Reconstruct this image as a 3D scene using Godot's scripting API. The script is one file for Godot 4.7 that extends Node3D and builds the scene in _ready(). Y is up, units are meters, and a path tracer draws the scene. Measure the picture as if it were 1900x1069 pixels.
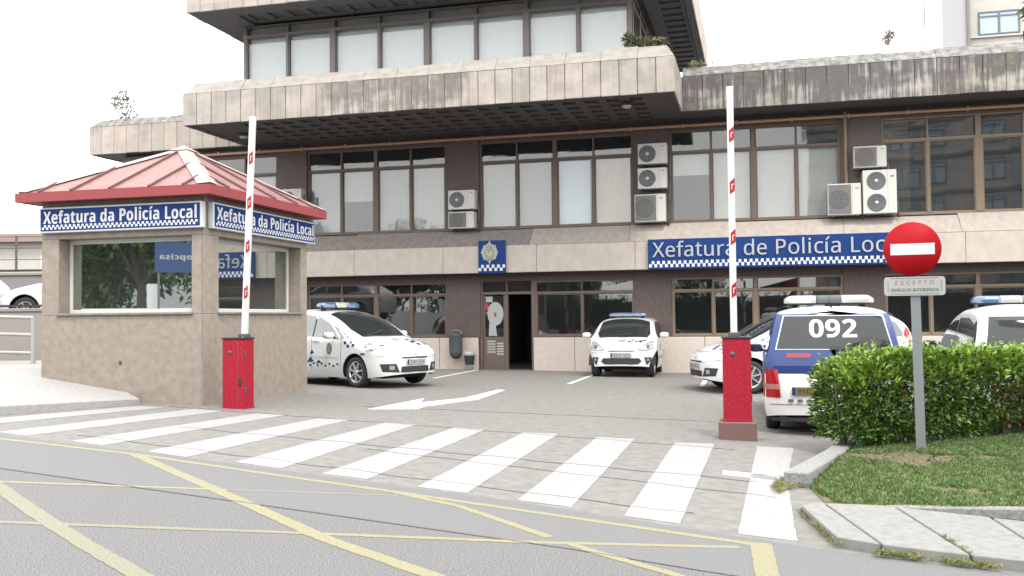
extends Node3D

# ---------------------------------------------------------------- helpers
const YAW := -0.256563            # the station is turned 14.7 degrees to the street
const STATION := Vector3(0, 0, -26.5)
var used := {}
var M := {}
var rng := RandomNumberGenerator.new()

func lin(r: float, g: float, b: float, a := 1.0) -> Color:
	var c := Color(r, g, b).linear_to_srgb()
	c.a = a
	return c

func numbered(n: String) -> String:
	if not used.has(n):
		used[n] = 0
		return n
	used[n] += 1
	return "%s_%03d" % [n, used[n]]

func tag(o: Node, label := "", category := "", group := "", kind := "") -> void:
	if label: o.set_meta("label", label)
	if category: o.set_meta("category", category)
	if group: o.set_meta("group", group)
	if kind: o.set_meta("kind", kind)

func thing(called: String, label: String, category: String, at := Vector3.ZERO, turn := 0.0, group := "") -> Node3D:
	var o := Node3D.new()
	o.name = numbered(called)
	add_child(o)
	o.position = at
	o.rotation.y = turn
	tag(o, label, category, group)
	return o

func put(called: String, mesh: Mesh, m: Material, parent: Node = null) -> MeshInstance3D:
	var o := MeshInstance3D.new()
	o.mesh = mesh
	o.material_override = m
	if parent == null:
		o.name = numbered(called)
		add_child(o)
	else:
		var k := 0
		var n := called
		while parent.has_node(n):
			k += 1
			n = "%s_%03d" % [called, k]
		o.name = n
		parent.add_child(o)
	return o

func begin() -> SurfaceTool:
	var st := SurfaceTool.new()
	st.begin(Mesh.PRIMITIVE_TRIANGLES)
	st.set_smooth_group(-1)
	return st

func done(st: SurfaceTool) -> ArrayMesh:
	st.generate_normals()
	return st.commit()

# counter-clockwise from outside
func tri(st: SurfaceTool, a: Vector3, b: Vector3, c: Vector3) -> void:
	st.add_vertex(a); st.add_vertex(c); st.add_vertex(b)

func quad(st: SurfaceTool, a: Vector3, b: Vector3, c: Vector3, d: Vector3) -> void:
	tri(st, a, b, c); tri(st, a, c, d)

func box(st: SurfaceTool, lo: Vector3, hi: Vector3, e := 0.0) -> void:
	e = minf(e, 0.45 * minf(hi.x - lo.x, minf(hi.y - lo.y, hi.z - lo.z)))
	var P := func(i: int, ax: int) -> Vector3:   # corner i, pulled back on the two axes other than ax
		var v := Vector3(hi.x if i & 1 else lo.x, hi.y if i & 2 else lo.y, hi.z if i & 4 else lo.z)
		for k in 3:
			if k != ax: v[k] += (-e if i & (1 << k) else e)
		return v
	for ax in 3:
		var u := (ax + 1) % 3
		var w := (ax + 2) % 3
		for s in 2:
			var b := (1 << ax) if s else 0
			var q := [b, b | (1 << u), b | (1 << u) | (1 << w), b | (1 << w)]
			if not s: q.reverse()
			quad(st, P.call(q[0], ax), P.call(q[1], ax), P.call(q[2], ax), P.call(q[3], ax))
	if e <= 0.0: return
	var mid := (lo + hi) * 0.5
	for ax in 3:
		var u := (ax + 1) % 3
		var w := (ax + 2) % 3
		for i in 4:
			var b := ((1 << u) if i & 1 else 0) | ((1 << w) if i & 2 else 0)
			var c0 := b
			var c1 := b | (1 << ax)
			out_quad(st, [P.call(c0, u), P.call(c1, u), P.call(c1, w), P.call(c0, w)], mid)
	for i in 8:
		var t := [P.call(i, 0), P.call(i, 1), P.call(i, 2)]
		if ((t[1] - t[0]).cross(t[2] - t[0])).dot(t[0] - mid) < 0: t.reverse()
		tri(st, t[0], t[1], t[2])

func out_quad(st: SurfaceTool, q: Array, mid: Vector3) -> void:
	if ((q[1] - q[0]).cross(q[2] - q[0])).dot(q[0] + q[2] - 2 * mid) < 0: q.reverse()
	quad(st, q[0], q[1], q[2], q[3])

func bx(lo: Vector3, hi: Vector3, e := 0.0) -> ArrayMesh:
	var st := begin()
	box(st, lo, hi, e)
	return done(st)

# a bar with a square section between two points
func bar(st: SurfaceTool, a: Vector3, b: Vector3, w: float, h: float) -> void:
	var z := (b - a).normalized()
	var x := (Vector3.UP if absf(z.y) < 0.9 else Vector3.RIGHT).cross(z).normalized()
	var y := z.cross(x)
	var c := []
	for p in [a, b]:
		for q in [[-1, -1], [1, -1], [1, 1], [-1, 1]]: c.append(p + x * q[0] * w * 0.5 + y * q[1] * h * 0.5)
	var mid := (a + b) * 0.5
	out_quad(st, [c[0], c[1], c[2], c[3]], mid); out_quad(st, [c[4], c[5], c[6], c[7]], mid)
	for k in 4: out_quad(st, [c[k], c[(k + 1) % 4], c[4 + (k + 1) % 4], c[4 + k]], mid)

# round tube through points, radii may differ
func tube(st: SurfaceTool, pts: Array, radii: Array, n := 10) -> void:
	st.set_smooth_group(1)
	var rings := []
	for i in pts.size():
		var z: Vector3 = (pts[mini(i + 1, pts.size() - 1)] - pts[maxi(i - 1, 0)]).normalized()
		var x := (Vector3.UP if absf(z.y) < 0.9 else Vector3.RIGHT).cross(z).normalized()
		var y := z.cross(x)
		var ring := []
		for k in n: ring.append(pts[i] + (x * cos(TAU * k / n) + y * sin(TAU * k / n)) * radii[i])
		rings.append(ring)
	for i in pts.size() - 1:
		for k in n: quad(st, rings[i][k], rings[i][(k + 1) % n], rings[i + 1][(k + 1) % n], rings[i + 1][k])
	st.set_smooth_group(-1)
	for k in range(1, n - 1):
		tri(st, rings[0][0], rings[0][k + 1], rings[0][k])
		var r: Array = rings[-1]
		tri(st, r[0], r[k], r[k + 1])

# lathe: profile of (radius, along) turned about axis z from origin at
func lathe(st: SurfaceTool, prof: Array, n := 24, at := Vector3.ZERO, ax := Vector3.BACK, smooth := true) -> void:
	var x := (Vector3.UP if absf(ax.y) < 0.9 else Vector3.RIGHT).cross(ax).normalized()
	var y := ax.cross(x)
	st.set_smooth_group(2 if smooth else -1)
	for i in prof.size() - 1:
		for k in n:
			var q := []
			for c in [[i, k], [i, k + 1], [i + 1, k + 1], [i + 1, k]]:
				var t: float = TAU * c[1] / n
				q.append(at + (x * cos(t) + y * sin(t)) * prof[c[0]].x + ax * prof[c[0]].y)
			quad(st, q[0], q[1], q[2], q[3])
	st.set_smooth_group(-1)

# extrude a flat outline (x, y) from z0 to z1
func prism(st: SurfaceTool, poly: PackedVector2Array, z0: float, z1: float, xf := Transform3D()) -> void:
	if Geometry2D.is_polygon_clockwise(poly): poly.reverse()
	var idx := Geometry2D.triangulate_polygon(poly)
	for i in range(0, idx.size(), 3):
		var a := poly[idx[i]]
		var b := poly[idx[i + 1]]
		var c := poly[idx[i + 2]]
		if (b - a).cross(c - a) < 0:
			var t := b
			b = c
			c = t
		tri(st, xf * Vector3(a.x, a.y, z1), xf * Vector3(b.x, b.y, z1), xf * Vector3(c.x, c.y, z1))
		tri(st, xf * Vector3(a.x, a.y, z0), xf * Vector3(c.x, c.y, z0), xf * Vector3(b.x, b.y, z0))
	for k in poly.size():
		var p := poly[k]
		var q := poly[(k + 1) % poly.size()]
		quad(st, xf * Vector3(p.x, p.y, z0), xf * Vector3(q.x, q.y, z0), xf * Vector3(q.x, q.y, z1), xf * Vector3(p.x, p.y, z1))

func pv(a: Array) -> PackedVector2Array:
	var p := PackedVector2Array()
	for v in a: p.append(Vector2(v[0], v[1]))
	return p

func disc(cx: float, cy: float, rx: float, ry: float, n := 24) -> PackedVector2Array:
	var p := PackedVector2Array()
	for k in n: p.append(Vector2(cx + rx * cos(TAU * k / n), cy + ry * sin(TAU * k / n)))
	return p

# cut a flat polygon into cells and lay every corner on a surface
func lay(st: SurfaceTool, poly: PackedVector2Array, cell: float, onto: Callable, up: Vector3) -> void:
	var lo := poly[0]
	var hi := poly[0]
	for p in poly:
		lo = lo.min(p)
		hi = hi.max(p)
	for i in range(floori(lo.x / cell), floori(hi.x / cell) + 1):
		for j in range(floori(lo.y / cell), floori(hi.y / cell) + 1):
			var c := PackedVector2Array([Vector2(i, j) * cell, Vector2(i + 1, j) * cell, Vector2(i + 1, j + 1) * cell, Vector2(i, j + 1) * cell])
			for piece in Geometry2D.intersect_polygons(c, poly):
				var idx := Geometry2D.triangulate_polygon(piece)
				for k in range(0, idx.size(), 3):
					var t := []
					for m in 3: t.append(onto.call(piece[idx[k + m]]))
					if (t[1] - t[0]).cross(t[2] - t[0]).dot(up) < 0: t.reverse()
					tri(st, t[0], t[1], t[2])

# height of the ground: the street climbs to the west, the yard is nearly level
func ground(x: float, z: float) -> float:
	var t := clampf((-z - 14.0) / 8.0, 0, 1)
	t = t * t * (3 - 2 * t)
	var xe := clampf(x, -30, 4) + 0.2 * clampf(x - 4, 0, 60)
	return 0.01 + 0.03 * t + (-0.038 + 0.026 * t) * xe

func sheet(poly: Array, off: float, cell := 1.0) -> ArrayMesh:
	var st := begin()
	st.set_smooth_group(0)
	lay(st, pv(poly), cell, func(p: Vector2) -> Vector3: return Vector3(p.x, ground(p.x, p.y) + off, p.y), Vector3.UP)
	st.set_smooth_group(-1)
	var pp := pv(poly)
	if not Geometry2D.is_polygon_clockwise(pp): pp.reverse()
	for k in pp.size():          # the edge of the layer, down to the ground
		var n := maxi(1, int(pp[k].distance_to(pp[(k + 1) % pp.size()]) / 0.5))
		for i in n:
			var a := pp[k].lerp(pp[(k + 1) % pp.size()], float(i) / n)
			var b := pp[k].lerp(pp[(k + 1) % pp.size()], float(i + 1) / n)
			var ya := ground(a.x, a.y)
			var yb := ground(b.x, b.y)
			quad(st, Vector3(a.x, ya - 0.002, a.y), Vector3(b.x, yb - 0.002, b.y), Vector3(b.x, yb + off, b.y), Vector3(a.x, ya + off, a.y))
	return done(st)

func on_station(s: float, y: float, d: float) -> Vector3:
	return STATION + Vector3(s, y, d).rotated(Vector3.UP, YAW)

# ---------------------------------------------------------------- materials
func noise(freq: float, oct: int, seed_: int, type := FastNoiseLite.TYPE_SIMPLEX_SMOOTH) -> FastNoiseLite:
	var n := FastNoiseLite.new()
	n.noise_type = type
	n.frequency = freq
	n.fractal_octaves = oct
	n.fractal_gain = 0.58
	n.seed = seed_
	return n

func speck(freq: float, oct: int, seed_: int, stops: Array, size := 512) -> NoiseTexture2D:
	var t := NoiseTexture2D.new()
	t.width = size
	t.height = size
	t.seamless = true
	t.noise = noise(freq, oct, seed_)
	var g := Gradient.new()
	g.offsets = PackedFloat32Array(stops.map(func(s): return s[0]))
	g.colors = PackedColorArray(stops.map(func(s): return s[1]))
	t.color_ramp = g
	return t

func mat(called: String, c: Color, rough := 0.8, spec := 0.5, metal := 0.0) -> StandardMaterial3D:
	var m := StandardMaterial3D.new()
	m.resource_name = called
	m.albedo_color = c
	m.roughness = rough
	m.metallic_specular = spec
	m.metallic = metal
	M[called] = m
	return m

func textured(called: String, tex: Texture2D, scale: Vector3, rough := 0.85, world := false) -> StandardMaterial3D:
	var m := mat(called, Color.WHITE, rough)
	m.albedo_texture = tex
	m.uv1_triplanar = true
	m.uv1_world_triplanar = world
	m.uv1_scale = scale
	m.uv1_triplanar_sharpness = 4.0
	return m

func glass(called: String, c: Color, alpha: float, rough := 0.02, spec := 0.5) -> void:
	var m := mat(called, Color(c.r, c.g, c.b, alpha), rough, spec)
	m.transparency = BaseMaterial3D.TRANSPARENCY_ALPHA

# concrete with rain streaks: the picture covers 12 m across and 2 m of height, its top edge at the coping
func streaks(base: Color, tint: Color, dark: Color, moss: Color, amount: float, seed_: int, worst := Vector2(0, 1), drip := 1.0) -> ImageTexture:
	var w := 1024
	var h := 256
	var im := Image.create(w, h, false, Image.FORMAT_RGB8)
	var a := noise(0.008, 4, seed_)
	var b := noise(0.05, 3, seed_ + 1)
	var f := noise(0.12, 2, seed_ + 2)
	var big := noise(0.012, 3, seed_ + 3)
	var circ := 1024.0 / TAU
	for x in w:
		var ang := TAU * x / w
		var cx := cos(ang) * circ
		var cy := sin(ang) * circ
		var run := a.get_noise_3d(cx, cy, 0.0)            # how far the stain runs down here
		var thin := b.get_noise_3d(cx, cy, 3.0)
		for y in h:
			var v := float(y) / h
			var streak := b.get_noise_3d(cx * 2.0, cy * 2.0, y * 0.09)
			var blot := big.get_noise_3d(cx, cy, y * 1.0)
			var fine := f.get_noise_3d(cx * 1.4, cy * 1.4, y * 1.6)
			var here := amount * lerpf(0.3, 1.0, smoothstep(worst.x - 0.05, worst.x + 0.02, float(x) / w) * (1.0 - smoothstep(worst.y - 0.03, worst.y + 0.04, float(x) / w)) if worst.y < 1.0 else 1.0)
			var d := clampf((0.42 + (0.3 * amount if worst.y >= 1.0 else 0.75 * (here / amount - 0.3)) - (0.3 if amount < 0.5 else 0.0) + 0.55 * run + 0.25 * thin - v * 0.8) * 1.6 + streak * 1.3 + blot * 0.9, 0, 1) * here * drip
			d = clampf(d + maxf(0, fine + 0.25 * streak - 0.2) * 3.2 * here * clampf(0.5 + blot * 1.8, 0, 1), 0, 1)
			var c := base.lerp(tint, clampf(0.5 + blot * 1.1 + thin * 0.5, 0, 1))
			c = c.lerp(dark, d * 0.85)
			c = c.lerp(moss, clampf((blot + 0.3 * fine - 0.28) * 2.2, 0, 1) * amount * 0.5)
			c = c * (1.0 + fine * 0.12 + thin * 0.14)
			im.set_pixel(x, y, Color(c.r, c.g, c.b).linear_to_srgb())
	return ImageTexture.create_from_image(im)

func make_materials() -> void:
	var L := func(v: float, r := 1.0, b := 1.0) -> Color: return lin(v * r, v, v * b)
	textured("street_asphalt", speck(0.16, 3, 11, [[0.2, L.call(0.04)], [0.42, L.call(0.073, 1.005, 1.0)], [0.6, L.call(0.095, 1.005, 1.0)], [0.82, L.call(0.17, 1.0, 1.0)]]), Vector3.ONE * 0.8, 0.9, true)
	M.street_asphalt.heightmap_enabled = true
	M.street_asphalt.heightmap_texture = speck(0.16, 2, 12, [[0.1, Color.BLACK], [0.9, Color.WHITE]])
	M.street_asphalt.heightmap_scale = 0.15
	textured("patch_asphalt", speck(0.2, 5, 13, [[0.1, L.call(0.066, 1.0, 1.015)], [0.5, L.call(0.089, 0.995, 1.025)], [0.9, L.call(0.114, 1.0, 1.015)]]), Vector3.ONE * 0.45, 0.85, true)
	textured("yard_asphalt", speck(0.06, 7, 14, [[0.15, L.call(0.09, 1.035, 0.92)], [0.45, L.call(0.109, 1.035, 0.93)], [0.6, L.call(0.115, 1.035, 0.93)], [0.85, L.call(0.135, 1.035, 0.93)]]), Vector3.ONE * 0.16, 0.88, true)
	textured("white_paint", speck(0.06, 6, 15, [[0.1, L.call(0.12)], [0.2, L.call(0.16)], [0.3, L.call(0.19)], [0.55, L.call(0.207)], [0.9, L.call(0.23)]]), Vector3.ONE * 0.5, 0.7, true)
	textured("worn_white_paint", speck(0.09, 6, 16, [[0.2, L.call(0.14)], [0.45, L.call(0.3)], [0.6, L.call(0.5)], [0.9, L.call(0.6)]]), Vector3.ONE * 0.7, 0.75, true)
	textured("yellow_paint", speck(0.08, 6, 17, [[0.2, lin(0.11, 0.108, 0.09)], [0.42, lin(0.15, 0.142, 0.085)], [0.6, lin(0.168, 0.155, 0.077)], [0.9, lin(0.18, 0.166, 0.075)]]), Vector3.ONE * 0.8, 0.75, true)
	textured("faded_yellow_paint", speck(0.1, 6, 18, [[0.25, lin(0.09, 0.09, 0.086)], [0.42, lin(0.12, 0.117, 0.092)], [0.6, lin(0.15, 0.144, 0.09)], [0.9, lin(0.168, 0.158, 0.082)]]), Vector3.ONE * 0.8, 0.8, true)
	textured("seam_tar", speck(0.1, 4, 19, [[0.2, L.call(0.035)], [0.8, L.call(0.075)]]), Vector3.ONE * 0.8, 0.9, true)
	textured("faint_seam", speck(0.1, 4, 20, [[0.25, L.call(0.07)], [0.5, L.call(0.088)], [0.75, L.call(0.11)]]), Vector3.ONE * 0.4, 0.9, true)
	textured("paving", speck(0.03, 6, 21, [[0.2, L.call(0.125, 1.0, 0.95)], [0.5, L.call(0.15, 1.0, 0.96)], [0.8, L.call(0.165, 1.0, 0.97)]]), Vector3.ONE * 0.5, 0.9, true)
	textured("light_paving", speck(0.04, 6, 25, [[0.2, L.call(0.19, 1.02, 0.97)], [0.5, L.call(0.215, 1.02, 0.97)], [0.8, L.call(0.235, 1.01, 0.98)]]), Vector3.ONE * 0.4, 0.9, true)
	textured("kerb_stone", speck(0.06, 6, 22, [[0.2, L.call(0.11, 1.0, 0.93)], [0.5, L.call(0.16, 1.0, 0.95)], [0.8, L.call(0.2)]]), Vector3.ONE * 0.7, 0.9, true)
	textured("soil", speck(0.05, 6, 23, [[0.2, lin(0.045, 0.06, 0.02)], [0.5, lin(0.07, 0.075, 0.032)], [0.6, lin(0.11, 0.07, 0.042)], [0.8, lin(0.15, 0.092, 0.058)]]), Vector3.ONE * 0.45, 0.95, true)
	textured("far_ground", speck(0.03, 5, 24, [[0.2, L.call(0.1)], [0.8, L.call(0.14)]]), Vector3.ONE * 0.1, 0.9, true)
	# station
	textured("fascia_concrete", streaks(Color(0.298, 0.274, 0.25), Color(0.24, 0.22, 0.202), Color(0.075, 0.065, 0.065), Color(0.25, 0.235, 0.185), 0.95, 31, Vector2(0.68, 0.99), 0.8), Vector3(1.0 / 12, 0.5, 1.0 / 12), 0.9)
	textured("stained_concrete", streaks(Color(0.265, 0.245, 0.222), Color(0.175, 0.168, 0.16), Color(0.055, 0.051, 0.056), Color(0.15, 0.155, 0.09), 1.15, 41), Vector3(1.0 / 12, 0.5, 1.0 / 12), 0.92)
	textured("roof_concrete", streaks(Color(0.315, 0.28, 0.255), Color(0.265, 0.24, 0.22), Color(0.14, 0.13, 0.125), Color(0.2, 0.19, 0.17), 0.35, 51), Vector3(1.0 / 12, 0.5, 1.0 / 12), 0.9)
	for n in ["fascia_concrete", "stained_concrete", "roof_concrete", "plinth_stone", "band_stone"]:
		var tones := [Color(1, 1, 1), Color(0.965, 0.96, 0.958), Color(0.985, 0.965, 0.955), Color(0.945, 0.945, 0.93), Color(0.995, 0.988, 0.97)]
		for k in tones.size():
			if not M.has(n): continue
			var v: StandardMaterial3D = M[n].duplicate()
			v.albedo_color = tones[k]
			M["%s_tone_%d" % [n, k]] = v
	textured("coping_concrete", speck(0.02, 6, 32, [[0.2, lin(0.165, 0.148, 0.128)], [0.5, lin(0.2, 0.187, 0.17)], [0.8, lin(0.22, 0.21, 0.197)]]), Vector3(0.25, 0.5, 0.25), 0.9)
	textured("stained_coping", speck(0.03, 6, 33, [[0.25, lin(0.07, 0.068, 0.066)], [0.45, lin(0.12, 0.118, 0.11)], [0.6, lin(0.16, 0.158, 0.148)], [0.8, lin(0.2, 0.198, 0.185)]]), Vector3(0.25, 0.5, 0.25), 0.92)
	textured("band_stone", speck(0.02, 6, 34, [[0.2, lin(0.3, 0.265, 0.235)], [0.5, lin(0.325, 0.288, 0.258)], [0.8, lin(0.345, 0.31, 0.28)]]), Vector3(0.3, 0.15, 0.3), 0.85)
	textured("ledge_stone", speck(0.03, 6, 35, [[0.2, lin(0.12, 0.105, 0.095)], [0.5, lin(0.145, 0.13, 0.12)], [0.8, lin(0.17, 0.15, 0.14)]]), Vector3(0.3, 0.3, 0.3), 0.85)
	textured("brown_stone", speck(0.03, 6, 36, [[0.2, lin(0.053, 0.036, 0.032)], [0.5, lin(0.061, 0.043, 0.038)], [0.8, lin(0.07, 0.05, 0.045)]]), Vector3(0.5, 0.3, 0.5), 0.7)
	textured("plinth_stone", speck(0.03, 6, 37, [[0.2, lin(0.37, 0.32, 0.285)], [0.5, lin(0.39, 0.338, 0.302)], [0.8, lin(0.405, 0.352, 0.315)]]), Vector3(0.4, 0.4, 0.4), 0.8)
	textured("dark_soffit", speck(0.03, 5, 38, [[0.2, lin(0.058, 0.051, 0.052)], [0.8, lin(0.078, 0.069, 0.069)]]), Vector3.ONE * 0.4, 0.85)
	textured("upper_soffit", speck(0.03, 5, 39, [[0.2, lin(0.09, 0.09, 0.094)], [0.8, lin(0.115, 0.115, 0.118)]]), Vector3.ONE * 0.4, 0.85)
	mat("bronze_frame", lin(0.105, 0.08, 0.067), 0.5, 0.3)
	mat("tan_frame", lin(0.15, 0.115, 0.085), 0.5, 0.3)
	mat("dark_frame", lin(0.095, 0.082, 0.076), 0.45)
	mat("orange_pipe", lin(0.33, 0.2, 0.145), 0.6, 0.3)
	mat("room_wall", lin(0.16, 0.155, 0.15), 0.9)
	textured("grey_blind", speck(0.05, 3, 61, [[0.2, lin(0.325, 0.34, 0.32)], [0.8, lin(0.36, 0.375, 0.352)]]), Vector3(0.9, 0.05, 0.9), 0.9)
	textured("blue_blind", speck(0.05, 3, 62, [[0.2, lin(0.4, 0.5, 0.56)], [0.8, lin(0.47, 0.56, 0.6)]]), Vector3(0.9, 0.05, 0.9), 0.9)
	textured("yellow_blind", speck(0.05, 3, 63, [[0.2, lin(0.36, 0.34, 0.26)], [0.8, lin(0.42, 0.395, 0.31)]]), Vector3(0.9, 0.05, 0.9), 0.9)
	textured("pale_blind", speck(0.02, 3, 64, [[0.2, lin(0.51, 0.575, 0.58)], [0.8, lin(0.54, 0.6, 0.605)]]), Vector3(0.4, 0.2, 0.4), 0.9)
	textured("green_blind", speck(0.05, 3, 65, [[0.2, lin(0.255, 0.285, 0.275)], [0.8, lin(0.285, 0.315, 0.303)]]), Vector3(0.9, 0.05, 0.9), 0.9)
	textured("mid_ledge", speck(0.03, 6, 66, [[0.2, lin(0.21, 0.185, 0.16)], [0.5, lin(0.24, 0.212, 0.188)], [0.8, lin(0.27, 0.24, 0.215)]]), Vector3(0.3, 0.3, 0.3), 0.85)
	mat("transom_blind", lin(0.3, 0.29, 0.27), 0.9)
	glass("clear_pane", lin(0.05, 0.06, 0.065), 0.12)
	glass("tinted_pane", lin(0.014, 0.017, 0.019), 0.5, 0.02, 0.707)
	glass("mirror_pane", lin(0.5, 0.55, 0.53), 0.82, 0.015, 0.6)
	M.mirror_pane.metallic = 0.97
	M.tinted_pane.clearcoat_enabled = true
	M.tinted_pane.clearcoat = 1.0
	M.tinted_pane.clearcoat_roughness = 0.02
	# booth
	textured("booth_stone", speck(0.022, 8, 71, [[0.15, lin(0.166, 0.138, 0.113)], [0.4, lin(0.186, 0.158, 0.131)], [0.6, lin(0.197, 0.168, 0.14)], [0.85, lin(0.218, 0.188, 0.158)]]), Vector3.ONE * 0.45, 0.75)
	textured("roof_red", speck(0.02, 5, 72, [[0.2, lin(0.145, 0.072, 0.068)], [0.8, lin(0.175, 0.098, 0.092)]]), Vector3.ONE * 0.4, 0.55)
	M.roof_red.metallic_specular = 0.3
	textured("ridge_red", speck(0.02, 5, 73, [[0.2, lin(0.21, 0.155, 0.145)], [0.8, lin(0.24, 0.185, 0.172)]]), Vector3.ONE * 0.4, 0.45)
	mat("fascia_red", lin(0.2, 0.047, 0.052), 0.55, 0.25)
	mat("batten_red", lin(0.115, 0.06, 0.056), 0.6, 0.25)
	mat("white_frame", lin(0.42, 0.42, 0.4), 0.5)
	mat("sign_blue", lin(0.01, 0.03, 0.115), 0.5, 0.2)
	mat("sign_white", lin(0.44, 0.45, 0.46), 0.5)
	mat("letter_white", lin(0.26, 0.275, 0.29), 0.4, 0.3)
	mat("crest_silver", lin(0.25, 0.26, 0.26), 0.5, 0.3)
	mat("crest_gold", lin(0.2, 0.2, 0.14), 0.5, 0.3)
	mat("crest_dark", lin(0.12, 0.14, 0.16), 0.5)
	mat("sign_red", lin(0.26, 0.006, 0.01), 0.5, 0.2)
	mat("faded_red_print", lin(0.22, 0.15, 0.145), 0.6, 0.3)
	mat("grey_print", lin(0.08, 0.08, 0.08), 0.6, 0.3)
	mat("plate_white", lin(0.27, 0.28, 0.27), 0.6, 0.3)
	mat("galvanised", lin(0.15, 0.165, 0.17), 0.55, 0.4, 0.2)
	textured("barrier_red", speck(0.04, 5, 74, [[0.2, lin(0.205, 0.009, 0.02)], [0.6, lin(0.235, 0.012, 0.025)], [0.85, lin(0.25, 0.026, 0.038)]]), Vector3.ONE * 1.2, 0.55)
	M.barrier_red.metallic_specular = 0.22
	textured("barrier_base", speck(0.06, 5, 75, [[0.25, lin(0.075, 0.065, 0.058)], [0.5, lin(0.11, 0.06, 0.052)], [0.8, lin(0.14, 0.07, 0.06)]]), Vector3.ONE * 1.4, 0.9)
	mat("pole_white", lin(0.4, 0.41, 0.405), 0.45)
	mat("mark_red", lin(0.24, 0.015, 0.02), 0.5, 0.25)
	mat("black", lin(0.012, 0.012, 0.013), 0.6)
	mat("dark_grey", lin(0.045, 0.047, 0.05), 0.6)
	mat("unit_white", lin(0.39, 0.385, 0.36), 0.6, 0.3)
	mat("unit_grey", lin(0.09, 0.088, 0.088), 0.6)
	mat("fan_grey", lin(0.055, 0.055, 0.055), 0.5)
	# cars
	mat("car_white", lin(0.47, 0.475, 0.475), 0.3)
	M.car_white.clearcoat_enabled = true
	M.car_white.clearcoat = 0.8
	M.car_white.clearcoat_roughness = 0.05
	mat("car_blue", lin(0.013, 0.034, 0.135), 0.35, 0.35)
	M.car_blue.clearcoat_enabled = true
	M.car_blue.clearcoat = 0.35
	mat("livery_blue", lin(0.01, 0.025, 0.1), 0.5, 0.25)
	mat("livery_red", lin(0.25, 0.05, 0.06), 0.4, 0.3)
	mat("car_glass", lin(0.016, 0.019, 0.02), 0.05, 0.46)
	mat("side_glass", lin(0.055, 0.07, 0.07), 0.05, 0.7)
	mat("tyre", lin(0.018, 0.018, 0.019), 0.85)
	mat("rim", lin(0.42, 0.43, 0.44), 0.35, 0.5, 0.6)
	mat("lamp_clear", lin(0.2, 0.215, 0.225), 0.12, 0.6)
	mat("lamp_red", lin(0.24, 0.006, 0.01), 0.2, 0.4)
	mat("lamp_amber", lin(0.26, 0.13, 0.11), 0.25, 0.4)
	mat("bar_blue", lin(0.035, 0.075, 0.14), 0.15, 0.7)
	mat("bar_clear", lin(0.24, 0.24, 0.225), 0.15, 0.7)
	mat("plate_old", lin(0.13, 0.105, 0.04), 0.6, 0.3)
	mat("under_black", lin(0.01, 0.01, 0.01), 0.9)
	# plants
	var leaf := mat("leaf", Color.WHITE, 0.5)
	leaf.vertex_color_use_as_albedo = true
	leaf.backlight_enabled = true
	leaf.backlight = Color(0.5, 0.5, 0.5)
	mat("bark", lin(0.07, 0.055, 0.045), 0.95)
	# far things
	textured("pale_render", speck(0.02, 5, 81, [[0.2, lin(0.32, 0.305, 0.28)], [0.8, lin(0.36, 0.345, 0.32)]]), Vector3.ONE * 0.1, 0.9)
	textured("brick_render", speck(0.02, 5, 82, [[0.2, lin(0.33, 0.3, 0.27)], [0.8, lin(0.4, 0.37, 0.335)]]), Vector3.ONE * 0.1, 0.9)
	mat("grey_render", lin(0.27, 0.27, 0.275), 0.9)
	mat("white_render", lin(0.72, 0.72, 0.72), 0.9)
	mat("shade_grey", lin(0.14, 0.14, 0.145), 0.9)
	mat("slate_frame", lin(0.07, 0.1, 0.115), 0.5)
	mat("tile_red", lin(0.2, 0.15, 0.13), 0.85)
	mat("wall_grey", lin(0.185, 0.172, 0.155), 0.9)
	mat("banner_blue", lin(0.03, 0.06, 0.18), 0.5)

func lettering(words: String, h: float, width: float, m: Material, parent: Node, at: Vector3, font := "Droid Sans", bold := 400, depth := 0.012, called := "lettering") -> MeshInstance3D:
	var t := TextMesh.new()
	var f := SystemFont.new()
	f.font_names = PackedStringArray([font])
	f.font_weight = bold
	t.font = f
	t.text = words
	t.font_size = 64
	t.pixel_size = 0.01
	t.depth = 0.01
	t.curve_step = 1.0
	var o := put(called, t, m, parent)
	var b := t.get_aabb().size
	var c := t.get_aabb().get_center()
	var sc := Vector3(width / b.x, h / b.y, depth / 0.01)
	o.scale = sc
	o.position = at - Vector3(c.x * sc.x, c.y * sc.y, 0)
	return o

# two staggered rows of squares
func checks(st: SurfaceTool, x0: float, x1: float, y0: float, y1: float, z: float, n: int, thick := 0.004) -> void:
	var w := (x1 - x0) / (2 * n)
	var h := (y1 - y0) / 2
	for k in n:
		box(st, Vector3(x0 + w * (2 * k + 1), y0 + h, z), Vector3(x0 + w * (2 * k + 2), y1, z + thick))
		box(st, Vector3(x0 + w * 2 * k, y0, z), Vector3(x0 + w * (2 * k + 1), y0 + h, z + thick))

# ---------------------------------------------------------------- the street
func rough_edge(poly: Array, step := 0.09, much := 0.0045) -> Array:
	var r := []
	for k in poly.size():
		var a := Vector2(poly[k][0], poly[k][1])
		var b := Vector2(poly[(k + 1) % poly.size()][0], poly[(k + 1) % poly.size()][1])
		var n := maxi(2, int(a.distance_to(b) / step))
		for i in n:
			var p := a.lerp(b, float(i) / n) + Vector2(rng.randf_range(-1, 1), rng.randf_range(-1, 1)) * much
			r.append([p.x, p.y])
	return r

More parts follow.
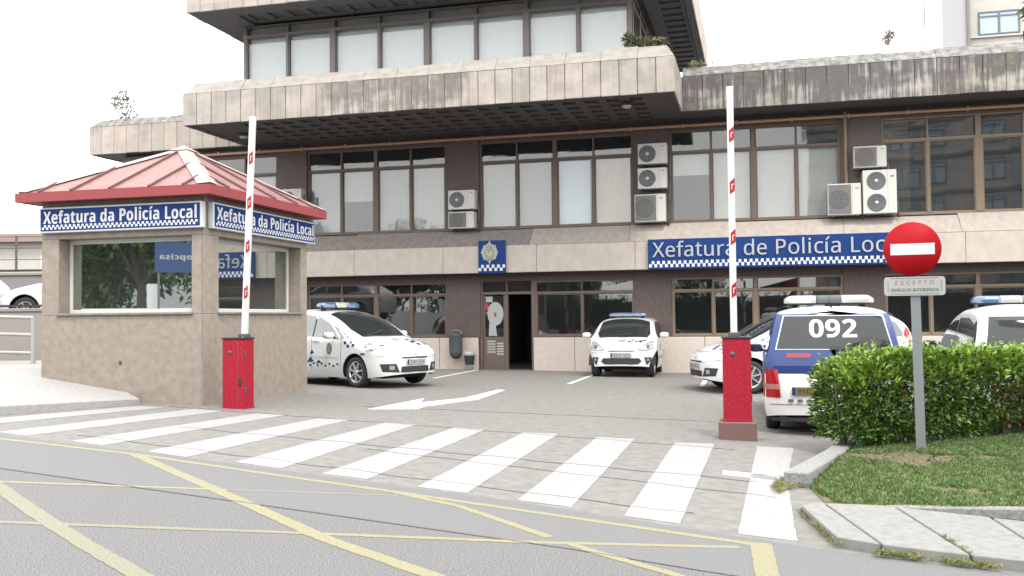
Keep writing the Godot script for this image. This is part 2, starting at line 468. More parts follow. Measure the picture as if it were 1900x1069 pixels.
func make_ground() -> void:
	var st := begin()
	st.set_smooth_group(0)
	var xs := []
	var zs := []
	for i in range(-24, 25): xs.append(float(i))
	for v in [27, 30, 36, 45, 60, 90, 140, 220, 320]:
		xs.append(float(v))
		xs.push_front(float(-v))
	for i in range(-32, 11): zs.append(float(i))
	for v in [14, 20, 30, 45, 70, 110, 180, 280]: zs.append(float(v))
	for v in [36, 42, 50, 64, 90, 140, 220, 320]: zs.push_front(float(-v))
	for i in xs.size() - 1:
		for j in zs.size() - 1:
			var q := []
			for c in [[0, 0], [0, 1], [1, 1], [1, 0]]:
				var x: float = xs[i + c[0]]
				var z: float = zs[j + c[1]]
				q.append(Vector3(x, ground(x, z), z))
			quad(st, q[0], q[1], q[2], q[3])
	tag(put("ground", done(st), M.yard_asphalt), "", "", "", "structure")
	# the carriageway south of the seam, and the smoother strip between seam and crossing
	var seam := [[-30, -20.8], [-4.632, -8.549], [-3.133, -7.839], [-1.236, -6.935], [0.367, -6.159], [1.117, -5.719], [3.6, -4.4], [9, -1.6], [40, 13]]
	var edge := [[-30, -24.2], [-6.6, -11.45], [-5.615, -10.6], [-3.795, -9.75], [-1.771, -8.68], [0.031, -7.68], [1.583, -6.66], [2.15, -6.3], [3.3, -5.75], [4.6, -5.3], [9, -3.6], [40, 10]]
	var road := seam.duplicate()
	road.append_array([[40, 60], [-30, 60]])
	tag(put("road", sheet(road, 0.0015), M.street_asphalt), "", "", "", "structure")
	var strip := edge.duplicate()
	var back := seam.duplicate()
	back.reverse()
	strip.append_array(back)
	tag(put("road", sheet(strip, 0.003), M.patch_asphalt), "", "", "", "structure")
	var crack := func(pts: Array, w: float, called: String, m: Material, off := 0.0062) -> MeshInstance3D:
		var a := []
		var b := []
		for i in pts.size():
			var p := Vector2(pts[i][0], pts[i][1])
			var q := Vector2(pts[maxi(i - 1, 0)][0], pts[maxi(i - 1, 0)][1])
			var r := Vector2(pts[mini(i + 1, pts.size() - 1)][0], pts[mini(i + 1, pts.size() - 1)][1])
			var n := (r - q).normalized().orthogonal() * w * 0.5 * (1.0 + (0.3 if w < 0.03 else 0.04) * sin(i * 7.3))
			a.append([p.x + n.x, p.y + n.y])
			b.push_front([p.x - n.x, p.y - n.y])
		a.append_array(b)
		return put(called, sheet(rough_edge(a, 0.06, 0.005) if called == "yellow_line" else a, off), m)
	var wob := func(x0: float, z0: float, x1: float, z1: float, k: int) -> Array:
		var r := []
		for i in k + 1:
			var t := float(i) / k
			r.append([lerpf(x0, x1, t) + 0.02 * sin(i * 2.1), lerpf(z0, z1, t) + 0.035 * sin(i * 1.7 + x0)])
		return r
	for c in [[seam.slice(0, 8), 0.022], [wob.call(-5.2, -14.35, 2.6, -11.25, 30), 0.03], [wob.call(-4.2, -11.9, 2.3, -9.0, 26), 0.035], [wob.call(-2.4, -15.2, 3.3, -14.3, 18), 0.02], [wob.call(-1.6, -10.4, 2.25, -8.2, 16), 0.025], [wob.call(-5.0, -10.9, 1.4, -7.4, 24), 0.02]]:
		tag(crack.call(c[0], c[1], "road_seam", M.seam_tar if c[1] == 0.022 else M.faint_seam), "", "", "", "structure")

	# zebra crossing: ten bars, and the faint one by the western pavement
	var bars := [
		[[2.978, -11.585], [3.40, -11.5], [2.62, -9.1], [1.957, -6.571], [1.583, -6.735]], [[2.001, -11.724], [2.488, -11.727], [1.225, -7.021], [0.839, -7.253]],
		[[1.063, -12.041], [1.535, -11.985], [0.453, -7.526], [0.031, -7.751]], [[0.129, -12.33], [0.581, -12.264], [-0.398, -7.993], [-0.839, -8.227]],
		[[-0.789, -12.65], [-0.374, -12.506], [-1.316, -8.53], [-1.771, -8.744]], [[-1.762, -12.985], [-1.316, -12.892], [-2.206, -8.978], [-2.729, -9.276]],
		[[-2.739, -13.28], [-2.293, -13.187], [-3.283, -9.496], [-3.795, -9.813]], [[-3.717, -13.677], [-3.278, -13.571], [-4.403, -10.129], [-4.851, -10.387]],
		[[-4.736, -14.1], [-4.257, -13.917], [-5.515, -10.696], [-5.95, -10.95]], [[-5.65, -14.3], [-5.224, -14.15], [-6.62, -11.3], [-7.05, -11.55]],
	]
	var where := ["at the kerb stone of the hedge bed", "second from the kerb stone of the hedge bed", "third from the kerb stone of the hedge bed", "fourth from the kerb stone of the hedge bed", "fifth from the kerb stone of the hedge bed", "fifth from the pavement beside the booth", "fourth from the pavement beside the booth", "third from the pavement beside the booth", "second from the pavement beside the booth", "nearest to the pavement beside the booth"]
	for i in bars.size():
		var o := put("zebra_bar", sheet(rough_edge(bars[i]), 0.0052), M.white_paint)
		tag(o, "white painted zebra bar " + where[i], "road marking", "zebra crossing bars")
	var sc := put("zebra_remnant", sheet([[2.12, -9.62], [2.72, -9.28], [2.66, -9.0], [2.06, -9.36]], 0.0052), M.worn_white_paint)
	tag(sc, "scuffed white paint patch between the two rightmost zebra bars", "road marking")

	# yellow box marking
	var line := func(pts: Array, w: float, m: Material, label: String, off: float) -> void:
		tag(crack.call(pts, w, "yellow_line", m, off), label, "road marking", "yellow box junction lines")
	line.call([[-9.5, -12.3], [-5.64, -10.406], [-3.764, -9.551], [-2.4, -8.74], [-0.963, -7.931], [0.33, -7.18], [1.66, -6.41]], 0.085, M.yellow_paint, "long yellow line running along the zebra crossing to the yellow corner", 0.0056)
	line.call([[-8, -8.05], [-4.284, -7.908], [-2.375, -7.835]], 0.062, M.yellow_paint, "yellow line entering from the left edge, upper of two level lines", 0.0058)
	line.call([[-2.375, -7.835], [-0.95, -7.79]], 0.04, M.faded_yellow_paint, "worn faint tail of the upper level yellow line", 0.0058)
	line.call([[-8, -6.62], [-3.497, -6.458], [-1.283, -6.381]], 0.065, M.faded_yellow_paint, "faded yellow line from the left edge, lower of two level lines", 0.0058)
	line.call([[-1.283, -6.381], [0.162, -6.311], [1.5, -6.335]], 0.065, M.yellow_paint, "yellow line running level to the yellow corner", 0.0056)
	line.call([[-3.85, -9.6], [-2.3, -7.62], [-1.259, -6.26], [-0.479, -5.446], [0.3, -4.6]], 0.115, M.yellow_paint, "bold yellow diagonal crossing the middle of the box marking", 0.006)
	line.call([[-4.6, -8.2], [-4.35, -7.9], [-3.5, -6.87], [-2.71, -5.96], [-2.05, -5.24], [-1.2, -4.3]], 0.125, M.faded_yellow_paint, "broad yellow diagonal in the bottom left corner", 0.006)
	line.call([[-1.0, -7.93], [-0.439, -7.442], [0.24, -6.474]], 0.075, M.yellow_paint, "short yellow diagonal below the middle of the zebra crossing", 0.006)
	line.call([[0.36, -6.3], [0.6, -6.0], [0.95, -5.593], [1.6, -4.8]], 0.075, M.yellow_paint, "yellow diagonal leaving at the bottom edge near the yellow corner", 0.006)
	line.call([[1.68, -6.47], [1.5, -5.66], [1.3, -4.7]], 0.14, M.yellow_paint, "short thick yellow bar turning down from the yellow corner", 0.0063)

	# yard markings
	var arrow := put("painted_arrow", sheet([[-2.27, -14.75], [-1.6, -17.0], [-1.58, -16.15], [-0.9, -17.25], [-0.3, -19.3], [-0.16, -19.2], [-0.62, -17.0], [-1.45, -15.45], [-1.5, -15.0]], 0.006), M.worn_white_paint)
	tag(arrow, "white painted turning arrow on the yard behind the zebra crossing", "road marking")
	for b in [[1.25, -21.0, "left of the small white car"], [4.1, -20.5, "right of the small white car"], [-1.9, -22.8, "between the white people carrier and the entrance"]]:
		var a := Vector2(b[0], b[1])
		var e := a + Vector2(0.9, -3.6)
		tag(crack.call([[a.x, a.y], [e.x, e.y]], 0.11, "bay_line", M.worn_white_paint, 0.006), "worn white parking bay line " + b[2], "road marking", "parking bay lines")

# ---------------------------------------------------------------- pavements, kerbs and the hedge bed
func bank(x: float, z: float) -> float:       # the western pavement climbs along the booth
	var u := -((x + 4.783) * 0.96727 + (z + 14.627) * 0.25376)
	return 0.33 + 0.14 * (clampf(u, 0.6, 3.4) - 1.0)

func block(poly: Array, top: Callable, bottom: float, e := 0.012) -> ArrayMesh:
	var st := begin()
	var p := pv(poly)
	if Geometry2D.is_polygon_clockwise(p): p.reverse()
	var inner: PackedVector2Array = Geometry2D.offset_polygon(p, -e)[0]
	lay(st, inner, 1.0, func(q: Vector2) -> Vector3: return Vector3(q.x, top.call(q.x, q.y), q.y), Vector3.UP)
	# chamfer and sides
	var n := p.size()
	var near := func(q: Vector2) -> Vector2:
		var best := inner[0]
		for r in inner:
			if r.distance_to(q) < best.distance_to(q): best = r
		return best
	for k in n:
		var a := p[k]
		var b := p[(k + 1) % n]
		var ai: Vector2 = near.call(a)
		var bi: Vector2 = near.call(b)
		var A := Vector3(a.x, top.call(a.x, a.y) - e, a.y)
		var B := Vector3(b.x, top.call(b.x, b.y) - e, b.y)
		var AI := Vector3(ai.x, top.call(ai.x, ai.y), ai.y)
		var BI := Vector3(bi.x, top.call(bi.x, bi.y), bi.y)
		quad(st, B, A, AI, BI)
		quad(st, Vector3(b.x, bottom, b.y), Vector3(a.x, bottom, a.y), A, B)
	return done(st)

func make_pavements() -> void:
	var west := put("pavement", block([[-5.75, -14.55], [-6.05, -14.0], [-8.2, -10.2], [-26, -10.2], [-26, -30], [-7.4, -30], [-7.35, -16.5]], bank, -0.3), M.light_paving)
	tag(west, "", "", "", "structure")
	# small apron that ramps down beside the booth corner
	var bed := func(x: float, z: float) -> float: return ground(x, z) + 0.015 + 0.085 * clampf((x - 2.75) / 0.7, 0, 1) + 0.05 * clampf((x - 3.2) * 0.5, 0, 1)
	var soil := put("hedge_bed", block([[2.72, -8.72], [2.62, -8.05], [2.9, -7.72], [3.9, -7.22], [6.0, -6.2], [14, -2.4], [14, -15.4], [9, -13.5], [4.55, -12.0]], bed, -0.6), M.soil)
	tag(soil, "", "", "", "structure")
	# white kerb stone on the yard side
	var kt := func(x: float, z: float) -> float: return ground(x, z) + 0.14
	var k1 := put("kerb_stone", block([[2.5, -8.78], [2.71, -8.73], [3.62, -10.35], [3.44, -10.44]], kt, -0.6), M.kerb_stone)
	tag(k1, "pale granite kerb stone whose end points at the zebra crossing", "kerb", "kerb stones of the hedge bed")
	var k2 := put("kerb_stone", block([[3.45, -10.46], [3.63, -10.37], [4.5, -12.1], [4.33, -12.2]], kt, -0.6), M.kerb_stone)
	tag(k2, "pale granite kerb stone passing under the end of the hedge", "kerb", "kerb stones of the hedge bed")
	# low kerb on the street side
	var edge := [[2.95, -7.74], [3.85, -7.27], [5.0, -6.7], [6.6, -5.95], [9.0, -4.85], [13, -3.0]]
	var kl := func(x: float, z: float) -> float: return ground(x, z) + 0.17
	var spots := ["whose low end fades into the pavement slabs", "cut off by the right edge of the picture", "outside the view beyond the right edge", "further outside the view", "last one outside the view"]
	for i in 2:
		var a: Array = edge[i]
		var b: Array = edge[i + 1]
		var o := put("kerb_stone", block([[a[0] + 0.006, a[1]], [b[0] - 0.006, b[1]], [b[0] + 0.06, b[1] + 0.13], [a[0] + 0.07, a[1] + 0.13]], (func(x: float, z: float) -> float: return ground(x, z) + 0.055 + 0.115 * clampf((x - 2.95) / 1.0, 0, 1)), -0.6), M.kerb_stone)
		tag(o, "weathered kerb below the grass, " + spots[i], "kerb", "kerb stones of the hedge bed")
	# pavement slabs
	var pt := func(x: float, z: float) -> float: return ground(x, z) + 0.075
	var slabs := thing("slab_pavement", "", "")
	tag(slabs, "", "", "", "structure")
	var rows := [
		[[2.27, -7.5], [2.42, -7.66], [2.48, -7.62], [2.40, -6.25], [2.18, -6.42]],
		[[2.5, -7.62], [2.93, -7.6], [3.02, -7.55], [2.88, -6.02], [2.42, -6.23]],
		[[3.04, -7.54], [3.62, -7.24], [3.36, -5.82], [2.9, -6.01]],
		[[3.64, -7.23], [4.3, -6.9], [3.95, -5.55], [3.38, -5.81]],
		[[4.32, -6.89], [5.1, -6.5], [4.75, -5.2], [3.97, -5.54]],
		[[5.12, -6.49], [6.2, -5.97], [5.9, -4.7], [4.77, -5.19]],
		[[6.22, -5.96], [8.4, -4.95], [8.1, -3.75], [5.92, -4.69]],
	]
	for r in rows: put("slab", block(r, pt, -0.6, 0.007), M.paving, slabs)
	tag(put("pavement_footing", block([[2.3, -7.45], [2.93, -7.56], [8.3, -4.97], [8.0, -3.82], [2.3, -6.35]], (func(x: float, z: float) -> float: return ground(x, z) + 0.06), -0.6), M.kerb_stone), "", "", "", "structure")

# ---------------------------------------------------------------- the station
func bays() -> Array: return [-12.13, -6.77, -1.41, 3.95, 9.31, 14.67]

func fascia_run(parent: Node, m: Material, xf: Transform3D, length: float, y0: float, y1: float, n: int, called := "panel", gap := 0.009, thick := 0.05) -> void:
	var w := length / n
	for k in n:
		var st := begin()
		var j := rng.randf_range(-0.006, 0.006)
		st.append_from(bx(Vector3(w * k + gap / 2, y0 + rng.randf_range(-0.006, 0.006), -thick), Vector3(w * (k + 1) - gap / 2, y1, j), 0.012), 0, xf)
		var tone := "%s_tone_%d" % [m.resource_name, rng.randi() % 5]
		put(called, st.commit(), M[tone] if M.has(tone) else m, parent)

func coping_run(parent: Node, m: Material, xf: Transform3D, length: float, y0: float, y1: float, n: int, m0 := 0.0, m1 := 0.0, bevel := 0.28, deep := 0.62) -> void:
	var w := length / n
	for k in n:
		var a0 := w * k + 0.004
		var b0 := w * (k + 1) - 0.004
		var s0 := m0 if k == 0 else 0.0
		var s1 := m1 if k == n - 1 else 0.0
		var y := y1 + rng.randf_range(-0.02, 0.02)
		var r := deep / bevel
		var v := [Vector3(a0, y0, 0), Vector3(b0, y0, 0), Vector3(b0 - s1, y, -bevel), Vector3(a0 + s0, y, -bevel), Vector3(a0 + s0 * r, y - 0.02, -deep), Vector3(b0 - s1 * r, y - 0.02, -deep), Vector3(b0 - s1 * r, y0, -deep), Vector3(a0 + s0 * r, y0, -deep)]
		for i in 8: v[i] = xf * v[i]
		var mid := Vector3.ZERO
		for p in v: mid += p / 8.0
		var st := begin()
		for q in [[0, 1, 2, 3], [3, 2, 5, 4], [4, 5, 6, 7], [0, 1, 6, 7], [0, 3, 4, 7], [1, 2, 5, 6]]:
			out_quad(st, [v[q[0]], v[q[1]], v[q[2]], v[q[3]]], mid)
		put("coping", done(st), m, parent)

func along(s: float, d: float) -> Transform3D: return Transform3D(Basis(), Vector3(s, 0, d))
func facing_east(s: float, d: float) -> Transform3D: return Transform3D(Basis(Vector3(0, 0, -1), Vector3.UP, Vector3(1, 0, 0)), Vector3(s, 0, d))
func facing_west(s: float, d: float) -> Transform3D: return Transform3D(Basis(Vector3(0, 0, 1), Vector3.UP, Vector3(-1, 0, 0)), Vector3(s, 0, d))

# one window of panes: xs are the frame lines, wide ones given as [at, half width]
func window(parent: Node, xf: Transform3D, y0: float, y1: float, yt: float, lines: Array, frame: Material, pane: Material, blinds: Dictionary, transom_blind: Material = null) -> void:
	var x0: float = lines[0][0]
	var x1: float = lines[-1][0]
	var turned := func(me: Mesh) -> ArrayMesh:
		var st := begin()
		st.append_from(me, 0, xf)
		return st.commit()
	var st := begin()
	box(st, Vector3(x0, y0, -0.08), Vector3(x0 + lines[0][1], y1, 0.03), 0.006)
	box(st, Vector3(x1 - lines[-1][1], y0, -0.08), Vector3(x1, y1, 0.03), 0.006)
	box(st, Vector3(x0 + lines[0][1], y0, -0.078), Vector3(x1 - lines[-1][1], y0 + 0.05, 0.028), 0.006)
	box(st, Vector3(x0 + lines[0][1], y1 - 0.05, -0.078), Vector3(x1 - lines[-1][1], y1, 0.028), 0.006)
	var w := put("window", turned.call(done(st)), frame, parent)
	put("transom", turned.call(bx(Vector3(x0 + lines[0][1], yt - 0.035, -0.07), Vector3(x1 - lines[-1][1], yt + 0.035, 0.036), 0.006)), frame, w)
	for i in range(1, lines.size() - 1):
		put("mullion", turned.call(bx(Vector3(lines[i][0] - lines[i][1], y0 + 0.05, -0.075), Vector3(lines[i][0] + lines[i][1], yt - 0.035, 0.042), 0.006)), frame, w)
		put("mullion", turned.call(bx(Vector3(lines[i][0] - lines[i][1] * 0.75, yt + 0.035, -0.075), Vector3(lines[i][0] + lines[i][1] * 0.75, y1 - 0.05, 0.042), 0.006)), frame, w)
	for i in lines.size() - 1:
		var a: float = lines[i][0] + (lines[i][1] if i > 0 else lines[i][1])
		var b: float = lines[i + 1][0] - lines[i + 1][1]
		# a thin sash that slides in the frame
		var sf := begin()
		for q in [[a, a + 0.025, y0 + 0.05, yt - 0.035], [b - 0.025, b, y0 + 0.05, yt - 0.035]]:
			box(sf, Vector3(q[0], q[2], -0.05), Vector3(q[1], q[3], 0.012))
		box(sf, Vector3(a + 0.025, y0 + 0.05, -0.049), Vector3(b - 0.025, y0 + 0.085, 0.011))
		box(sf, Vector3(a + 0.025, yt - 0.06, -0.049), Vector3(b - 0.025, yt - 0.035, 0.011))
		put("sash", turned.call(done(sf)), frame, w)
		var lean := rng.randf_range(-0.006, 0.006)
		for r in [[y0 + 0.085, yt - 0.06, a + 0.025, b - 0.025], [yt + 0.035, y1 - 0.05, a, b]]:
			var pg := begin()
			var h := [Vector3(r[2], r[0], -0.03 + lean), Vector3(r[3], r[0], -0.03 - lean), Vector3(r[3], r[1], -0.03 - lean + rng.randf_range(-0.004, 0.004)), Vector3(r[2], r[1], -0.03 + lean)]
			quad(pg, h[0], h[1], h[2], h[3])
			if pane != M.tinted_pane or y0 > 3.0:      # double glazing upstairs
				var inner := Vector3(0, 0, -0.014)
				quad(pg, h[1] + inner, h[0] + inner, h[3] + inner, h[2] + inner)
			put("pane", turned.call(done(pg)), pane, w)
		if blinds.has(i):
			var bl: Array = blinds[i]       # material, bottom, top, share of the width
			put("blind", turned.call(bx(Vector3(a - 0.01, bl[1], -0.15), Vector3(lerpf(a, b, bl[3]) + 0.01, bl[2], -0.13))), bl[0], w)
		if transom_blind:
			put("blind", turned.call(bx(Vector3(a - 0.01, yt + 0.02, -0.155), Vector3(b + 0.01, y1, -0.135))), transom_blind, w)

func waffle(parent: Node, m: Material, s0: float, s1: float, d0: float, d1: float, y: float, step: float) -> void:
	var k := 0
	var ns := roundi((s1 - s0) / step)
	var nd := roundi((d1 - d0) / step)
	for i in ns + 1:
		var s := lerpf(s0, s1, float(i) / ns)
		put("rib", bx(Vector3(s - 0.12, y + 0.07, d0), Vector3(s + 0.12, y + 0.13, d1), 0.01), m, parent)
	for i in nd + 1:
		var d := lerpf(d0, d1, float(i) / nd)
		put("rib", bx(Vector3(s0, y + 0.073, d - 0.1), Vector3(s1, y + 0.127, d + 0.1), 0.01), m, parent)

func make_station() -> void:
	var t := thing("police_station", "grey brown concrete police station with stepped canopies and long window bands", "building", STATION, YAW)
	var cs := bays()
	var s0 := -12.6
	var s1 := 17.0
	# rooms behind the glass
	var st := begin()
	box(st, Vector3(s0, -0.3, -7.2), Vector3(s1, 6.7, -7.0))
	box(st, Vector3(s0, -0.3, -6.998), Vector3(s0 + 0.2, 6.7, -0.35))
	box(st, Vector3(s1 - 0.2, -0.3, -6.998), Vector3(s1, 6.7, -0.35))
	put("wall", done(st), M.room_wall, t)
	put("floor", bx(Vector3(s0 + 0.2, -0.3, -6.99), Vector3(s1 - 0.2, 0.03, -0.3)), M.room_wall, t)
	put("floor", bx(Vector3(s0 + 0.2, 3.2, -6.99), Vector3(s1 - 0.2, 3.5, -0.3)), M.room_wall, t)
	put("ceiling", bx(Vector3(s0, 6.7, -7.2), Vector3(s1, 6.95, -0.01)), M.dark_soffit, t)
	for s in [-6.77, -1.41, 3.95, 9.31]:
		put("partition", bx(Vector3(s - 0.08, 0.03, -6.98), Vector3(s + 0.08, 3.2, -0.32)), M.room_wall, t)
		put("partition", bx(Vector3(s - 0.08, 3.5, -6.98), Vector3(s + 0.08, 6.7, -0.32)), M.room_wall, t)
	# columns
	for c in cs:
		put("column", bx(Vector3(c - 0.5, 0.95, -0.3), Vector3(c + 0.5, 2.74, 0.07), 0.01), M.brown_stone, t)
		put("column", bx(Vector3(c - 0.5, 3.98, -0.3), Vector3(c + 0.5, 6.7, 0.1), 0.01), M.brown_stone, t)
	# band between the storeys: core, slabs, sloping ledge
	var band := put("band", bx(Vector3(s0, 2.74, -0.3), Vector3(s1, 3.5, 0.55)), M.brown_stone, t)
	fascia_run(band, M.band_stone, along(s0, 0.6), 29.6, 2.745, 3.497, 11, "slab", 0.006)
	var ledge := put("ledge", bx(Vector3(s0, 3.502, -0.28), Vector3(s1, 3.97, 0.02)), M.brown_stone, t)
	coping_run(ledge, M.ledge_stone, along(s0, 0.6), 13.25, 3.5, 3.99, 5, 0.0, 0.0, 0.54, 0.57)
	coping_run(ledge, M.mid_ledge, along(s0 + 13.25, 0.6), 16.35, 3.5, 3.99, 6, 0.0, 0.0, 0.54, 0.57)
	# spandrels
	for i in cs.size() - 1:
		var a: float = cs[i] + 0.5
		var b: float = cs[i + 1] - 0.5
		put("lintel", bx(Vector3(a, 2.53, -0.3), Vector3(b, 2.74, 0.05)), M.brown_stone, t)
		put("lintel", bx(Vector3(a, 6.5, -0.3), Vector3(b, 6.7, 0.05)), M.brown_stone, t)
	# plinth
	var pl := put("plinth", bx(Vector3(s0, -0.3, -0.29), Vector3(-0.95, 0.93, 0.03)), M.brown_stone, t)
	fascia_run(pl, M.plinth_stone, along(s0, 0.09), 11.63, -0.28, 0.95, 10, "slab", 0.01)
	var pl2 := put("plinth", bx(Vector3(0.62, -0.3, -0.29), Vector3(s1, 0.93, 0.03)), M.brown_stone, t)
	fascia_run(pl2, M.plinth_stone, along(0.62, 0.09), 16.38, -0.28, 0.95, 14, "slab", 0.01)

	# windows of the upper storey
	for i in cs.size() - 1:
		var a: float = cs[i] + 0.5
		var b: float = cs[i + 1] - 0.5
		var w := (b - a) / 4.0
		var lines := [[a, 0.05], [a + w, 0.03], [a + 2 * w, 0.075], [a + 3 * w, 0.03], [b, 0.05]]
		var bl := {}
		var g: Material = M.grey_blind
		var full := [g, 4.02, 5.88, 1.0]
		var green := [M.green_blind, 4.02, 5.88, 1.0]
		var fr: Material = M.bronze_frame
		match i:
			0: bl = {0: full, 1: full, 2: full, 3: [g, 4.5, 5.88, 1.0]}
			1: bl = {0: green, 1: [g, 4.98, 5.88, 1.0], 2: green, 3: full}
			2:
				bl = {0: full, 1: green, 2: [M.blue_blind, 4.02, 5.88, 0.9], 3: [M.yellow_blind, 4.02, 5.88, 1.0]}
			3: bl = {0: [g, 5.3, 5.88, 1.0], 1: [M.grey_blind, 4.02, 5.88, 1.0], 2: full, 3: full}
			4:
				bl = {0: [M.yellow_blind, 4.02, 5.88, 0.62]}
				lines = [[a, 0.05], [a + 1.09, 0.035], [a + 2.27, 0.09], [a + 3.3, 0.035], [b, 0.05]]
				fr = M.tan_frame
		window(t, along(0, 0.0), 4.0, 6.5, 5.92, lines, fr, M.tinted_pane if i == 4 else M.clear_pane, bl)
		if i == 4:
			put("blind", bx(Vector3(a + 0.04, 5.95, -0.15), Vector3(a + 0.66, 6.48, -0.13)), M.yellow_blind, t)
	# windows of the ground floor
	for i in [0, 1, 3, 4]:
		var a: float = cs[i] + 0.5
		var b: float = cs[i + 1] - 0.5
		var w := (b - a) / 4.0
		var lines := [[a, 0.05], [a + w, 0.03], [a + 2 * w, 0.065], [a + 3 * w, 0.03], [b, 0.05]]
		window(t, along(0, 0.0), 0.96, 2.53, 2.19, lines, M.tan_frame if i > 2 else M.bronze_frame, M.tinted_pane, {})
	window(t, along(0, 0.0), 0.96, 2.53, 2.19, [[0.66, 0.06], [2.0, 0.02], [3.45, 0.05]], M.bronze_frame, M.tinted_pane, {})
	# entrance
	var e := put("entrance", bx(Vector3(-0.91, 2.16, -0.12), Vector3(0.66, 2.24, 0.03), 0.006), M.bronze_frame, t)
	for q in [[-0.94, -0.86, 0.0, 2.53], [-0.2, -0.12, 0.0, 2.16], [0.56, 0.66, 0.0, 2.53], [-0.17, -0.13, 2.24, 2.53]]:
		put("jamb", bx(Vector3(q[0], q[2], -0.12), Vector3(q[1], q[3], 0.028), 0.006), M.bronze_frame, e)
	put("fanlight", bx(Vector3(-0.86, 2.24, -0.05), Vector3(-0.17, 2.53, -0.04)), M.tinted_pane, e)
	put("fanlight", bx(Vector3(-0.13, 2.24, -0.05), Vector3(0.56, 2.53, -0.04)), M.tinted_pane, e)
	var leaf := put("door", bx(Vector3(-0.86, 0.04, -0.07), Vector3(-0.2, 0.97, -0.02), 0.008), M.bronze_frame, t)
	put("pane", bx(Vector3(-0.84, 0.97, -0.05), Vector3(-0.22, 2.13, -0.04)), M.tinted_pane, leaf)
	var db := begin()
	box(db, Vector3(-0.859, 0.97, -0.07), Vector3(-0.80, 2.158, -0.02))
	box(db, Vector3(-0.26, 0.97, -0.07), Vector3(-0.201, 2.158, -0.02))
	put("stile", done(db), M.bronze_frame, leaf)
	for q in [[-0.74, 0.52, 0.24, 0.3], [-0.46, 0.46, 0.2, 0.34]]:
		var pg := begin()
		for k in 5: box(pg, Vector3(q[0], q[1] + k * 0.075, -0.018), Vector3(q[0] + q[2], q[1] + k * 0.075 + 0.045, -0.014))
		put("notice", done(pg), M.plate_white, leaf)
	put("sticker", bx(Vector3(-0.78, 1.95, -0.036), Vector3(-0.58, 2.11, -0.032)), M.plate_white, leaf)
	put("sticker", bx(Vector3(-0.84, 1.72, -0.036), Vector3(-0.7, 1.93, -0.032)), M.livery_red, leaf)
	var oval := begin()
	prism(oval, disc(-0.5, 1.62, 0.235, 0.335, 28), -0.036, -0.03)
	prism(oval, pv([[-0.7, 1.0], [-0.46, 1.0], [-0.5, 1.35], [-0.68, 1.4]]), -0.0365, -0.0315)
	put("sticker", done(oval), M.plate_white, leaf)
	put("sticker", bx(Vector3(-0.54, 1.53, -0.0295), Vector3(-0.47, 1.66, -0.027)), M.livery_red, leaf)
	put("doormat", bx(Vector3(-0.12, 0.031, -1.4), Vector3(0.55, 0.05, -0.15)), M.dark_grey, t)

	# the pipe under the soffit and the downpipe by the fourth bay
	var pp := begin()
	tube(pp, [Vector3(s0 + 1.5, 6.575, 0.17), Vector3(-2, 6.6, 0.17), Vector3(s1, 6.6, 0.17)], [0.042, 0.042, 0.042], 8)
	var pipe := put("conduit", done(pp), M.orange_pipe, t)
	for k in 20:
		put("clip", bx(Vector3(s0 + 2 + k * 1.4, 6.54, 0.1), Vector3(s0 + 2.05 + k * 1.4, 6.65, 0.22)), M.orange_pipe, pipe)
	var dp := begin()
	tube(dp, [Vector3(8.93, 6.7, 0.17), Vector3(8.93, 5.3, 0.17), Vector3(8.95, 4.02, 0.17)], [0.045, 0.045, 0.045], 8)
	put("downpipe", done(dp), M.tan_frame, t)

	# the big canopy
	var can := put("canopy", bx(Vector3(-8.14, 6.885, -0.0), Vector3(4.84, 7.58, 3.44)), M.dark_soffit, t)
	put("deck", bx(Vector3(-8.14, 7.58, -0.0), Vector3(4.84, 7.62, 2.9)), M.stained_coping, can)
	fascia_run(can, M.fascia_concrete, along(-8.2, 3.5), 13.1, 6.75, 7.6, 30)
	fascia_run(can, M.fascia_concrete, facing_east(4.9, 3.44), 2.2, 6.75, 7.6, 5)
	fascia_run(can, M.fascia_concrete, facing_west(-8.2, 0.0), 3.44, 6.75, 7.6, 8)
	coping_run(can, M.coping_concrete, along(-8.2, 3.5), 13.1, 7.605, 7.95, 15, 0.28, 0.2)
	coping_run(can, M.coping_concrete, facing_east(4.9, 3.5), 3.5, 7.605, 7.95, 4, 0.28, 0.0)
	coping_run(can, M.coping_concrete, facing_west(-8.2, 0.0), 3.5, 7.605, 7.95, 4, 0.0, 0.28)
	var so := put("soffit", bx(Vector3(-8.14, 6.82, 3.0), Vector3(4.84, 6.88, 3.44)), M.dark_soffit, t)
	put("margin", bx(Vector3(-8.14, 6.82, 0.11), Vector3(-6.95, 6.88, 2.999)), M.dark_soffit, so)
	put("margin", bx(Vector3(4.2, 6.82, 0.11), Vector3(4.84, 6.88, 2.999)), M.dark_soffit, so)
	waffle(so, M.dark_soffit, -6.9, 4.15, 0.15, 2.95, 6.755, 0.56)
	# east wing parapet, dark with old rain
	var er := put("parapet", bx(Vector3(4.845, 6.955, -0.0), Vector3(s1, 7.66, 1.19)), M.dark_soffit, t)
	fascia_run(er, M.stained_concrete, along(4.905, 1.25), 12.095, 6.75, 7.66, 24)
	coping_run(er, M.stained_coping, along(4.905, 1.25), 12.095, 7.665, 7.95, 10)
	put("soffit", bx(Vector3(4.846, 6.8, 0.05), Vector3(s1, 6.95, 1.19)), M.dark_soffit, t)
	put("deck", bx(Vector3(4.96, 7.66, -6.0), Vector3(s1, 7.7, 0.62)), M.stained_coping, t)
	# west wing parapet
	var wr := put("parapet", bx(Vector3(-13.54, 6.955, -5.0), Vector3(-8.26, 7.58, 0.39)), M.dark_soffit, t)
	fascia_run(wr, M.roof_concrete, along(-13.6, 0.45), 5.4, 6.75, 7.62, 12)
